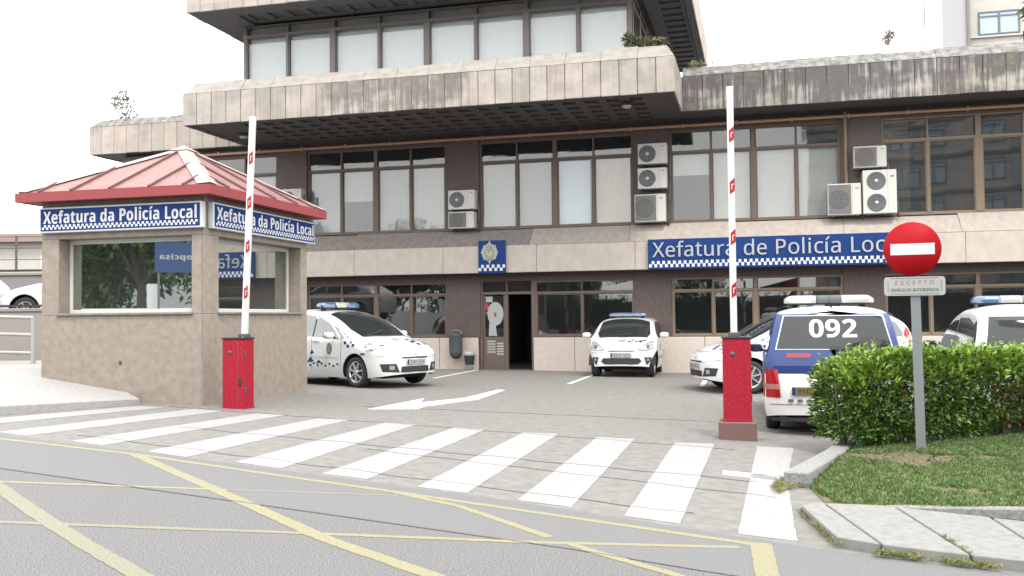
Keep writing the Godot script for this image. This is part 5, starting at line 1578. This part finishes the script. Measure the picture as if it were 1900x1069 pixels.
	# white car on the upper street behind the railing, and the tail of another
	C = {"L": 4.2, "W": 1.72, "H": 1.46, "nose": 0.55, "nose_p": 2.5, "tail": 0.45, "tail_p": 2.8, "belt": 0.93, "tumble": 0.22, "wr": 0.31, "axles": [1.3, -1.28], "hood_r": 0.2,
		"top": [[2.1, 0.55], [2.03, 0.68], [1.7, 0.84], [1.3, 0.93], [0.95, 1.0], [0.4, 1.3], [0.0, 1.42], [-0.5, 1.46], [-1.1, 1.42], [-1.6, 1.25], [-1.9, 1.0], [-2.05, 0.9], [-2.1, 0.6]]}
	for q in [["white car on the upper street whose bonnet shows left of the booth", -9.75, 1.0], ["white car cut off by the left edge of the picture behind the railing", -14.15, 1.0]]:
		t = thing("parked_car", q[0], "car", Vector3(q[1], 1.46, -22.2), deg_to_rad(180.0), "cars on the upper street")
		car_shell(t, M.car_white)
		wheels(t, 6)
		patch_top("windscreen", pv([[0.97, -0.55], [1.02, 0.0], [0.97, 0.55], [0.7, 0.6], [0.2, 0.54], [0.1, 0], [0.2, -0.54], [0.7, -0.6]]), M.car_glass, t)
		for sg in [1.0, -1.0]:
			patch_side("side_window", pv([[0.7, 0.96], [0.3, 1.2], [-0.1, 1.31], [-0.15, 0.96]]), M.car_glass, t, sg)
			patch_side("side_window", pv([[-0.2, 0.96], [-0.2, 1.31], [-1.0, 1.29], [-1.4, 1.05], [-1.3, 0.96]]), M.car_glass, t, sg)
			patch_side("headlight", pv([[1.98, 0.65], [1.9, 0.75], [1.6, 0.82], [1.65, 0.7]]), M.lamp_clear, t, sg)
			patch_side("tail_light", pv([[-2.03, 0.75], [-1.8, 0.78], [-1.8, 0.92], [-1.98, 0.93]]), M.lamp_red, t, sg)

# ---------------------------------------------------------------- plants
func leaf_mesh(l: float, w: float, fold := 0.25) -> ArrayMesh:
	var st := begin()
	st.set_smooth_group(-1)
	var m := Vector3(0, fold * w * 0.6, l * 0.5)
	for sg in [1.0, -1.0]:
		var a := Vector3(0, 0, 0)
		var b := Vector3(sg * w * 0.5, fold * w, l * 0.4)
		var c := Vector3(0, -fold * w * 0.5, l)
		var k := Vector3(0, 0, l * 0.45)
		if sg > 0:
			tri(st, a, k, b); tri(st, k, c, b)
		else:
			tri(st, a, b, k); tri(st, k, b, c)
	return done(st)

func foliage(called: String, parent: Node, mesh: Mesh, spots: Array) -> void:
	# each spot: position, direction the leaf points, size, colour
	var mm := MultiMesh.new()
	mm.transform_format = MultiMesh.TRANSFORM_3D
	mm.use_colors = true
	mm.mesh = mesh
	mm.instance_count = spots.size()
	for i in spots.size():
		var s: Array = spots[i]
		var z: Vector3 = s[1].normalized()
		var up := Vector3(rng.randf_range(-0.6, 0.6), 1, rng.randf_range(-0.6, 0.6))
		var x := up.cross(z)
		x = x.normalized() if x.length() > 0.01 else Vector3.RIGHT
		mm.set_instance_transform(i, Transform3D(Basis(x * s[2], z.cross(x) * s[2], z * s[2]), s[0]))
		mm.set_instance_color(i, s[3])
	var o := MultiMeshInstance3D.new()
	o.multimesh = mm
	o.material_override = M.leaf
	o.name = called if parent != self else numbered(called)
	o.set_meta("kind", "stuff")
	parent.add_child(o)

func rdir() -> Vector3:
	return Vector3(rng.randfn(), rng.randfn(), rng.randfn()).normalized()

func shade_of(list: Array) -> Color:
	var c: Color = list[rng.randi() % list.size()]
	var k := rng.randf_range(0.75, 1.25)
	return Color(c.r * k, c.g * k, c.b * k)

func make_hedge() -> void:
	var at := Vector3(3.7, 0, -10.9)
	var e := Vector3(0.93, 0, -0.368)
	var n := Vector3(0.368, 0, 0.93)
	var t := thing("hedge", "clipped green hedge with brownish leaves inside, behind the no entry post", "hedge", at)
	var y0 := ground(at.x, at.z) + 0.1
	var lump := noise(0.9, 3, 91)
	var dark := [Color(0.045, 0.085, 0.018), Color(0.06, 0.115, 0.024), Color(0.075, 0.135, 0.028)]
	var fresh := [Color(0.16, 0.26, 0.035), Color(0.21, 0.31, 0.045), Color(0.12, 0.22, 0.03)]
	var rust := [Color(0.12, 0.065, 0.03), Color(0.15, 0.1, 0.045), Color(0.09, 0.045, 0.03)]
	var spots := []
	var len_ := 7.0
	var top := 1.1
	for i in 36000:
		var u := rng.randf() * len_
		var face := rng.randf()
		var v := rng.randf()      # height share
		var w := rng.randf()      # depth share, 1 at the street side
		if face < 0.5: w = 1.0 - pow(rng.randf(), 1.6) * 0.45
		elif face < 0.78: v = 1.0 - pow(rng.randf(), 1.6) * 0.3
		elif face < 0.86: u = pow(rng.randf(), 1.6) * 0.45
		var y := lerpf(0.1, top, v)
		var out := lump.get_noise_3d(u * 1.6, y * 2.0, w * 2.0)
		var round_ := 0.07 * pow(maxf(0, v - 0.75) / 0.25, 2.0) + 0.16 * pow(maxf(0, 0.22 - v) / 0.22, 2.0)
		var d := lerpf(-0.42, 0.42, w)
		d = clampf(d, -0.42 + round_, 0.42 - round_) + out * 0.16 * signf(d)
		u += (0.1 * pow(maxf(0, v - 0.7) / 0.3, 2.0) + out * 0.12) * (1.0 if u < 0.4 else 0.0)
		y -= 0.022 * u * v
		y -= 0.16 * v * maxf(0, 1.0 - u / 0.7)
		y += lump.get_noise_2d(u * 1.3, 7.0) * 0.05 * v + out * 0.06 * v
		var p := e * u + n * d + Vector3(0, y0 + y, 0)
		var dir := (n * (d * 1.6) + Vector3(0, 0.25 + 0.7 * v, 0) + e * (-0.7 if u < 0.3 else 0.0) + rdir() * 0.75)
		var bare := lump.get_noise_3d(u * 0.9 + 30, y * 1.2, 5.0)
		var c: Color
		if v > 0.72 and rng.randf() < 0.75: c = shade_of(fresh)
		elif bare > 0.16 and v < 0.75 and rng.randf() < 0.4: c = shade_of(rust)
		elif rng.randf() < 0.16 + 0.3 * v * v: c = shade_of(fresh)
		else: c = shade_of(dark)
		if bare > 0.26 and v < 0.7 and rng.randf() < 0.2: continue
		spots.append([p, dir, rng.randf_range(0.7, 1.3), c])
	# shoots that stand above the clipped top
	for i in 260:
		var u := rng.randf() * len_
		var p := e * u + n * rng.randf_range(-0.35, 0.38) + Vector3(0, y0 + top - 0.03 - 0.022 * u - 0.16 * maxf(0, 1.0 - u / 0.7), 0)
		var h := rng.randf_range(0.04, 0.17)
		var lean := rdir() * 0.25
		for k in 6: spots.append([p + (Vector3(0, h, 0) + lean * h) * (k / 5.0), Vector3(0, 0.6, 0) + rdir() * 0.8, rng.randf_range(0.5, 0.95), shade_of(fresh)])
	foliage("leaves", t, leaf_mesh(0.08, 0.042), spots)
	for i in 15:
		var u := 0.12 + i * 0.45 + rng.randf_range(-0.1, 0.1)
		var p := e * u + n * rng.randf_range(-0.05, 0.28) + Vector3(0, y0 - 0.15, 0)
		var st := begin()
		for k in 3:
			var q := p + rdir() * Vector3(0.12, 0, 0.12)
			tube(st, [p, p.lerp(q, 0.5) + Vector3(0, 0.3, 0), q + e * rng.randf_range(-0.15, 0.15) + Vector3(0, 0.9, 0)], [0.022, 0.016, 0.007], 6)
		put("stem", done(st), M.bark, t)

func make_grass() -> void:
	var st := begin()
	for k in 5:
		var a := TAU * k / 5.0 + 0.4
		var d := Vector3(cos(a), 0, sin(a))
		var s := Vector3(-d.z, 0, d.x) * 0.006
		var b := d * 0.012
		var m := d * 0.03 + Vector3(0, 0.045, 0)
		tri(st, b - s, b + s, m); tri(st, m - s * 0.4, b + s, d * 0.055 + Vector3(0, 0.062, 0))
	var tuft := done(st)
	var bedp := pv([[2.72, -8.7], [2.62, -8.05], [2.9, -7.7], [3.9, -7.2], [6.0, -6.18], [9.5, -4.6], [9.5, -14.2], [4.6, -12.1], [3.66, -10.4]])
	var patch := noise(0.55, 4, 95)
	var spots := []
	var cols := [Color(0.06, 0.12, 0.025), Color(0.085, 0.15, 0.035), Color(0.11, 0.17, 0.045), Color(0.05, 0.1, 0.025), Color(0.16, 0.16, 0.07)]
	for i in 95000:
		var p := Vector2(rng.randf_range(2.7, 9.5), rng.randf_range(-13.6, -4.7))
		if p.x > 0.6 * -p.y + 1.2 or not Geometry2D.is_point_in_polygon(p, bedp): continue
		var v := patch.get_noise_2d(p.x, p.y)
		var from_hedge := (p - Vector2(3.86, -10.95)).dot(Vector2(0.368, 0.93))
		if from_hedge < 0.3: v -= 0.25
		elif from_hedge < 1.1: v -= 0.12 * (1.1 - from_hedge)
		var worn := p.distance_to(Vector2(3.95, -9.75)) * 0.85
		if worn < 1.1: v -= 0.7 * (1.1 - worn)
		if p.distance_to(Vector2(4.0, -8.5)) < 0.5: v -= 0.12
		if v < -0.42 - rng.randf() * 0.16: continue
		var y := ground(p.x, p.y) + 0.01 + 0.085 * clampf((p.x - 2.75) / 0.7, 0, 1) + 0.05 * clampf((p.x - 3.2) * 0.5, 0, 1)
		spots.append([Vector3(p.x, y, p.y), Vector3(rng.randfn(), 0.0, rng.randfn()), rng.randf_range(0.35, 0.8) * (1.0 + 0.6 * maxf(0, v)), shade_of(cols)])
	foliage("grass", self, tuft, spots)
	var litter := []
	for i in 520:
		var p := Vector2(3.95, -9.75) + Vector2(rng.randfn() * 0.75, rng.randfn() * 0.45)
		if not Geometry2D.is_point_in_polygon(p, bedp): continue
		litter.append([Vector3(p.x, ground(p.x, p.y) + 0.02 + 0.085 * clampf((p.x - 2.75) / 0.7, 0, 1) + 0.05 * clampf((p.x - 3.2) * 0.5, 0, 1), p.y), Vector3(rng.randfn(), 0.15, rng.randfn()), rng.randf_range(0.4, 0.9), shade_of([Color(0.13, 0.075, 0.04), Color(0.17, 0.11, 0.06), Color(0.08, 0.055, 0.035)])])
	foliage("fallen_leaves", self, leaf_mesh(0.06, 0.035), litter)
	# tufts along the kerbs and slab edges
	var weeds := []
	for q in [[[2.2, -6.35], [2.3, -7.5], 420, 0.07], [[2.35, -6.2], [4.3, -5.32], 800, 0.045], [[4.3, -5.32], [6.5, -4.3], 420, 0.045], [[2.36, -8.55], [2.62, -8.72], 160, 0.07], [[2.48, -8.7], [2.3, -8.3], 120, 0.05], [[2.3, -7.55], [3.3, -7.45], 260, 0.08], [[3.38, -5.84], [3.5, -6.3], 40, 0.02], [[2.9, -6.03], [2.95, -6.6], 50, 0.02], [[2.42, -8.75], [2.95, -9.75], 160, 0.03]]:
		for i in q[2]:
			var u := rng.randf()
			if patch.get_noise_2d(q[0][0] * 9 + u * 6, q[0][1]) < -0.12: continue
			var p: Vector2 = Vector2(q[0][0], q[0][1]).lerp(Vector2(q[1][0], q[1][1]), u) + Vector2(rng.randfn(), rng.randfn()) * q[3] * 0.5
			weeds.append([Vector3(p.x, ground(p.x, p.y) + 0.02 + (0.04 if q[3] < 0.03 else 0.0), p.y), Vector3(rng.randfn(), 0, rng.randfn()), rng.randf_range(0.25, 0.6), shade_of([Color(0.1, 0.13, 0.04), Color(0.16, 0.17, 0.06), Color(0.2, 0.19, 0.09)])])
	foliage("kerb_weeds", self, tuft, weeds)

func plant(called: String, label: String, category: String, at: Vector3, blobs: Array, n: int, size: float, cols: Array, stems: Array) -> Node3D:
	var t := thing(called, label, category, at)
	var st := begin()
	for s in stems: tube(st, s[0], s[1], 7)
	put("stem" if size < 0.2 else "trunk", done(st), M.bark, t)
	var spots := []
	for i in n:
		var b: Array = blobs[i % blobs.size()]
		var d := rdir()
		var r := pow(rng.randf(), 0.45)
		var p: Vector3 = b[0] + d * r * b[1]
		spots.append([p, d + Vector3(0, 0.1, 0) + rdir() * 0.8, rng.randf_range(0.6, 1.3), shade_of(cols)])
	foliage("crown" if size >= 0.2 else "leaves", t, leaf_mesh(size, size * 0.5), spots)
	return t

func street_tree(label: String, at: Vector3, h: float, r: float, n: int, leaf: float, extra := []) -> void:
	var blobs := []
	for k in 13:
		var d := rdir()
		blobs.append([Vector3(0, h * 0.66, 0) + d * Vector3(r * 0.75, h * 0.24, r * 0.75), r * rng.randf_range(0.3, 0.55)])
	blobs.append_array(extra)
	var stems := [[[Vector3(0, -0.3, 0), Vector3(0.05, h * 0.25, 0.0), Vector3(0, h * 0.5, 0.05), Vector3(0, h * 0.75, 0)], [0.2, 0.15, 0.11, 0.05]]]
	for b in blobs: stems.append([[Vector3(0, h * 0.35, 0), (Vector3(0, h * 0.4, 0) as Vector3).lerp(b[0], 0.5) + Vector3(0, 0.1, 0), b[0]], [0.07, 0.045, 0.015]])
	plant("street_tree", label, "tree", at, blobs, n, leaf, [Color(0.045, 0.09, 0.03), Color(0.065, 0.12, 0.035), Color(0.09, 0.15, 0.04), Color(0.035, 0.07, 0.03)], stems)

func make_plants() -> void:
	make_hedge()
	make_grass()
	var g := [Color(0.1, 0.11, 0.055), Color(0.13, 0.12, 0.07), Color(0.07, 0.085, 0.045)]
	plant("wall_plant", "wild fern like plant sprouting on the right end of the big canopy", "plant", on_station(4.15, 8.0, 2.85), [[Vector3(-0.42, 0.2, 0.1), 0.13], [Vector3(-0.25, 0.12, 0.05), 0.16], [Vector3(-0.05, 0.05, 0.1), 0.2], [Vector3(0.2, 0.04, 0.1), 0.18], [Vector3(0.4, 0.08, 0.1), 0.12]], 620, 0.11, g,
		[[[Vector3(0, -0.1, 0), Vector3(-0.2, 0.1, 0.05), Vector3(-0.5, 0.26, 0.1)], [0.02, 0.015, 0.005]], [[Vector3(0, -0.1, 0), Vector3(0.2, 0.06, 0.05), Vector3(0.45, 0.1, 0.1)], [0.02, 0.012, 0.005]]])
	plant("wall_plant", "thin bush growing on the roof edge left of the big canopy", "plant", on_station(-12.75, 7.86, 0.0), [[Vector3(0, 0.35, 0), 0.28], [Vector3(0.15, 0.6, 0), 0.2], [Vector3(-0.22, 0.62, 0), 0.16], [Vector3(0.3, 0.2, 0), 0.2], [Vector3(0.02, 0.85, 0), 0.14]], 520, 0.11, [Color(0.17, 0.19, 0.14), Color(0.22, 0.23, 0.18)],
		[[[Vector3(0, -0.1, 0), Vector3(0, 0.4, 0), Vector3(0.05, 0.95, 0)], [0.025, 0.015, 0.004]], [[Vector3(0, 0.0, 0), Vector3(-0.15, 0.4, 0), Vector3(-0.3, 0.75, 0)], [0.02, 0.012, 0.004]], [[Vector3(0, 0.1, 0), Vector3(0.2, 0.3, 0), Vector3(0.35, 0.6, 0)], [0.02, 0.012, 0.004]]])
	plant("wall_plant", "low weeds in the corner between the big canopy and the stained parapet", "plant", on_station(5.35, 7.93, 0.9), [[Vector3(0, 0.02, 0), 0.16], [Vector3(0.3, 0.02, 0), 0.14], [Vector3(-0.2, 0.04, 0), 0.13]], 300, 0.07, [Color(0.17, 0.19, 0.07), Color(0.2, 0.2, 0.1)], [[[Vector3(0, -0.05, 0), Vector3(0, 0.08, 0)], [0.01, 0.004]]])
	plant("wall_plant", "lone wiry tuft standing on the stained parapet at the right", "plant", on_station(9.95, 7.95, 0.7), [[Vector3(0.0, 0.46, 0), 0.13], [Vector3(-0.06, 0.36, 0), 0.1], [Vector3(0.08, 0.52, 0), 0.09]], 420, 0.07, [Color(0.24, 0.22, 0.19), Color(0.3, 0.28, 0.24)], [[[Vector3(0, -0.05, 0), Vector3(0.01, 0.2, 0), Vector3(0.0, 0.5, 0)], [0.014, 0.01, 0.004]], [[Vector3(0, 0.15, 0), Vector3(-0.08, 0.45, 0)], [0.008, 0.003]]])
	street_tree("dark green tree whose branch tip enters at the upper right corner", Vector3(7.6, ground(7.6, -7.4), -7.4), 6.2, 1.8, 5200, 0.13, [[Vector3(-2.75, 4.2, 0.0), 0.36], [Vector3(-3.22, 4.06, -0.05), 0.2], [Vector3(-2.4, 4.1, 0.0), 0.4]])

# ---------------------------------------------------------------- the rest of the neighbourhood
func block_windows(t: Node, x0: float, nx: int, dx: float, y0: float, ny: int, dy: float, w: float, h: float, z: float, frame: Material) -> void:
	for j in ny:
		for i in nx:
			var c := Vector3(x0 + dx * i, y0 + dy * j, z)
			var st := begin()
			for q in [[-w / 2, -w / 2 + 0.07, 0, h], [w / 2 - 0.07, w / 2, 0, h], [-0.05, 0.05, 0.07, h - 0.07], [-w / 2 + 0.07, w / 2 - 0.07, 0, 0.07], [-w / 2 + 0.07, w / 2 - 0.07, h - 0.07, h]]:
				box(st, c + Vector3(q[0], q[2], -0.05), c + Vector3(q[1], q[3], 0.05))
			box(st, c + Vector3(-w / 2 + 0.07, h * 0.76, -0.045), c + Vector3(-0.05, h * 0.82, 0.045))
			box(st, c + Vector3(0.05, h * 0.76, -0.045), c + Vector3(w / 2 - 0.07, h * 0.82, 0.045))
			var o := put("window", done(st), frame, t)
			put("pane", bx(c + Vector3(-w / 2 + 0.03, 0.03, -0.02), c + Vector3(w / 2 - 0.03, h - 0.03, 0.0)), M.far_pane, o)

func make_neighbourhood() -> void:
	mat("rail_white", lin(0.27, 0.265, 0.255), 0.5, 0.3)
	mat("far_pane", lin(0.2, 0.27, 0.31), 0.08, 0.7)
	# flats behind the station on the right
	var t := thing("apartment_block", "pale apartment block rising behind the stained parapet at the right", "building", Vector3(23.2, 0, -50), YAW)
	put("wall", bx(Vector3(1.25, 0, -5), Vector3(20, 27, -0.5)), M.pale_render, t)
	put("wall", bx(Vector3(0.0, 0, -5), Vector3(1.23, 27, -0.1)), M.grey_render, t)
	put("wall", bx(Vector3(-0.06, 0, -5), Vector3(-0.002, 27, -0.12)), M.white_render, t)
	put("corner_strip", bx(Vector3(1.2, 0, -0.1), Vector3(1.34, 27, 0.02)), M.shade_grey, t)
	put("corner_strip", bx(Vector3(-0.1, 0, -5.15), Vector3(0.0, 27, -5.001)), M.shade_grey, t)
	block_windows(t, 2.85, 4, 4.2, 1.6, 8, 2.95, 2.0, 1.25, -0.47, M.slate_frame)
	for j in 8: put("sill", bx(Vector3(1.4, 1.45 + j * 2.95, -0.5), Vector3(20, 1.55 + j * 2.95, -0.36)), M.pale_render, t)
	# upper street on the left: terrace, wall, railing, houses
	tag(put("terrace", bx(Vector3(-34, -0.4, -36), Vector3(-9.3, 1.45, -21.2), 0.02), M.wall_grey), "", "", "", "structure")
	var rt := thing("retaining_wall", "pale retaining wall of the upper street behind the white handrail", "wall", Vector3(-20, 0, -21.05))
	put("face", bx(Vector3(-14, -0.3, -0.145), Vector3(10.7, 1.74, 0.15), 0.01), M.wall_grey, rt)
	put("coping", bx(Vector3(-14, 1.74, -0.17), Vector3(10.75, 1.82, 0.18), 0.015), M.kerb_stone, rt)
	var rw := thing("stone_wall", "dark stone wall behind the white car on the upper street", "wall", Vector3(-20, 1.45, -26.2))
	put("base", bx(Vector3(-12, 0, -0.2), Vector3(8.5, 1.35, 0.2), 0.02), M.shade_grey, rw)
	put("coping", bx(Vector3(-12, 1.35, -0.25), Vector3(8.5, 1.45, 0.25), 0.02), M.wall_grey, rw)
	var h := thing("low_building", "low pale building with a red tiled roof left of the booth", "building", Vector3(-24, 2.0, -41))
	put("wall", bx(Vector3(-12, 0, -8), Vector3(6, 3.0, 0)), M.pale_render, h)
	var rf := begin()
	prism(rf, pv([[-12.4, 3.0], [6.4, 3.0], [6.4, 3.12], [5.0, 3.35], [-11.0, 3.35], [-12.4, 3.12]]), -8.4, 0.4)
	put("roof", done(rf), M.tile_red, h)
	block_windows(h, -9.0, 5, 3.25, 1.1, 1, 3, 1.0, 1.3, 0.03, M.white_frame)
	var f := thing("ball_fence", "tall thin fence of dark posts and wires in front of the low building", "fence", Vector3(-30, 1.8, -33))
	for i in 9: put("post", bx(Vector3(i * 2.1, 0, -0.03), Vector3(i * 2.1 + 0.06, 2.75, 0.03)), M.dark_grey, f)
	for k in 6: put("wire", bx(Vector3(0, 0.7 + k * 0.4, -0.012), Vector3(17, 0.725 + k * 0.4, 0.012)), M.dark_grey, f)
	var r := thing("black_railing", "black metal railing between the white car and the ramp", "railing", Vector3(-22, 1.82, -21.05))
	for y in [0.03, 0.82]: put("rail", bx(Vector3(0, y, -0.02), Vector3(12.2, y + 0.05, 0.02)), M.black, r)
	for i in 7: put("post", bx(Vector3(i * 1.93 + 0.42, 0, -0.03), Vector3(i * 1.93 + 0.49, 0.95, 0.03)), M.black, r)
	var w := thing("ramp_railing", "white handrail of three bars on the ramp left of the booth", "railing", Vector3(-9.75, 0.6, -19.2))
	var st := begin()
	tube(st, [Vector3(0, -0.1, 0), Vector3(0, 1.0, 0)], [0.045, 0.045], 8)
	put("post", done(st), M.rail_white, w)
	var s3 := begin()
	tube(s3, [Vector3(-3.2, -0.1, 0.3), Vector3(-3.2, 1.1, 0.3)], [0.045, 0.045], 8)
	put("post", done(s3), M.rail_white, w)
	for y in [0.28, 0.65, 1.0]:
		var s2 := begin()
		tube(s2, [Vector3(0.0, y, 0), Vector3(-0.3, y + 0.01, 0.02), Vector3(-6.0, y + 0.22, 0.5)], [0.035, 0.035, 0.035], 8)
		put("rail", done(s2), M.rail_white, w)
	var sp := thing("steps", "two grey steps beside the end of the white handrail", "steps", Vector3(-9.2, 0.6, -20.2))
	for k in 2: put("step", bx(Vector3(-0.9, -0.1 + 0.14 * k, -0.3 - 0.3 * k), Vector3(0.9, 0.04 + 0.14 * k, 0.0 - 0.3 * k), 0.01), M.grey_render, sp)

	# across the street, seen only in the glass
	var b := thing("apartment_block", "brown apartment block across the street, mirrored in the upper windows", "building", Vector3(10, -0.5, 34), PI)
	put("wall", bx(Vector3(-15, 0, -10), Vector3(13.5, 23, 0)), M.brick_render, b)
	for j in 7:
		put("band", bx(Vector3(-15, 2.6 + j * 3, 0), Vector3(13.5, 2.9 + j * 3, 0.15)), M.shade_grey, b)
		for i in 3: put("panel", bx(Vector3(-11 + i * 8, 3.0 + j * 3, 0), Vector3(-10 + i * 8, 5.5 + j * 3, 0.1)), M.grey_render, b)
	block_windows(b, -13, 7, 4.1, 3.6, 6, 3, 1.8, 1.7, 0.06, M.slate_frame)
	for q in [[-30, 30, "first"], [-52, 22, "second"]]:
		var hs := thing("town_house", ["cream town house with a tiled roof across the street", "taller grey town house further along across the street"][0 if q[0] == -30 else 1], "house", Vector3(q[0], 0, q[1]), PI * 0.85)
		var hh := 6.5 if q[0] == -30 else 9.0
		put("wall", bx(Vector3(-6, -1, -8), Vector3(6, hh, 0)), M.pale_render if q[0] == -30 else M.grey_render, hs)
		var rr := begin()
		prism(rr, pv([[-6.5, hh], [6.5, hh], [0, hh + 2.2]]), -8.4, 0.4)
		put("roof", done(rr), M.tile_red, hs)
		block_windows(hs, -4, 4, 2.6, 1.0, 2, 3, 1.1, 1.5, 0.03, M.white_frame)
	var labels := ["street tree across the road, nearest to the banner", "street tree across the road, next to the banner tree", "broad street tree behind the camera on the left", "street tree behind the camera in the middle", "street tree behind the camera on the right"]
	var where := [[-18.6, -5.0, 5.4, 2.7], [-23, -9, 6.0, 2.8], [-21.5, 0, 6.4, 3.2], [-9, 17, 6.0, 3.0], [-17, 14, 6.0, 3.0]]
	for i in 5: street_tree(labels[i], Vector3(where[i][0], ground(where[i][0], where[i][1]), where[i][1]), where[i][2], where[i][3], 3600, 0.34)
	var iv := thing("ivy_wall", "ivy grown garden wall across the street behind the camera", "wall", Vector3(0, -0.2, 23))
	put("base", bx(Vector3(-34, 0, -0.2), Vector3(26, 3.2, 0.2)), M.bark, iv)
	var sp2 := []
	for i in 9000: sp2.append([Vector3(rng.randf_range(-34, 26), rng.randf_range(0, 3.5), -0.25 - rng.randf() * 0.4), Vector3(rng.randfn(), -0.3, -1.0 + rng.randfn() * 0.5), rng.randf_range(0.6, 1.4), shade_of([Color(0.03, 0.055, 0.02), Color(0.045, 0.075, 0.025)])])
	foliage("leaves", iv, leaf_mesh(0.3, 0.2), sp2)
	var blobs := []
	for k in 16: blobs.append([Vector3(rng.randf_range(-4, 4), rng.randf_range(0.8, 4.2), rng.randf_range(-1.2, 1.2)), rng.randf_range(0.9, 1.5)])
	var sh := plant("tall_shrub", "tall dense shrubbery across the street, mirrored in the booth window", "shrub", Vector3(-20.5, 0.5, -3.4), blobs, 12000, 0.26, [Color(0.05, 0.11, 0.025), Color(0.12, 0.22, 0.05), Color(0.18, 0.28, 0.07)], [[[Vector3(0, -0.5, 0), Vector3(0, 1, 0), Vector3(0, 2, 0)], [0.15, 0.1, 0.05]]])
	sh.rotation.y = PI * 0.71
	var bn := thing("banner", "blue banner on two posts across the street", "banner", Vector3(-13.4, 0.4, -8.0), PI * 0.71)
	put("sheet", bx(Vector3(-0.6, 2.4, 0), Vector3(0.6, 3.2, 0.03)), M.banner_blue, bn)
	lettering("copcisa", 0.2, 0.95, M.sign_white, bn, Vector3(0, 2.8, 0.035), "Droid Sans", 700, 0.005)
	for x in [-0.5, 0.5]: put("post", bx(Vector3(x - 0.03, -0.2, -0.06), Vector3(x + 0.03, 3.2, 0)), M.galvanised, bn)
	var lw := thing("white_wall", "low white wall with square posts across the street", "wall", Vector3(-14.6, 0.4, -9.0), PI * 0.71)
	put("base", bx(Vector3(-5, -0.3, -0.1), Vector3(5, 1.45, 0.1)), M.white_render, lw)
	for k in 6: put("post", bx(Vector3(-4.9 + k * 1.95, -0.3, -0.16), Vector3(-4.65 + k * 1.95, 2.1, 0.16)), M.white_render, lw)

func _ready() -> void:
	rng.seed = 4711
	var cam := Camera3D.new()
	cam.name = "camera"
	add_child(cam)
	cam.fov = 33.976
	cam.far = 600.0
	var pitch := 0.031704
	var roll := 0.0099
	cam.transform = Transform3D(Basis(Vector3.UP, 0.0) * Basis(Vector3.RIGHT, pitch) * Basis(Vector3.BACK, -roll), Vector3(0, 1.5, 0))
	cam.current = true
	var sky := ProceduralSkyMaterial.new()
	sky.sky_top_color = lin(1.0, 0.997, 0.995)
	sky.sky_horizon_color = lin(1.0, 0.995, 0.985)
	sky.sky_curve = 0.2
	sky.ground_horizon_color = lin(0.4, 0.4, 0.4)
	sky.ground_bottom_color = lin(0.2, 0.2, 0.2)
	sky.sun_angle_max = 1.0
	var env := Environment.new()
	env.background_mode = Environment.BG_SKY
	env.sky = Sky.new()
	env.sky.sky_material = sky
	env.tonemap_mode = Environment.TONE_MAPPER_LINEAR
	env.tonemap_exposure = 4.4
	env.sdfgi_enabled = true
	env.ssao_enabled = true
	env.ssil_enabled = true
	var we := WorldEnvironment.new()
	we.name = "world_environment"
	we.environment = env
	add_child(we)
	var sun := DirectionalLight3D.new()
	sun.name = "sun"
	sun.light_energy = 0.3
	sun.light_color = Color(1.0, 0.98, 0.95)
	sun.light_angular_distance = 14.0
	sun.shadow_enabled = true
	sun.rotation = Vector3(deg_to_rad(-58), deg_to_rad(22), 0)
	add_child(sun)
	make_materials()
	make_ground()
	make_pavements()
	make_station()
	make_neighbourhood()
	make_booth()
	make_station_signs()
	make_air_units()
	make_bins()
	make_barriers()
	make_cars()
	make_plants()
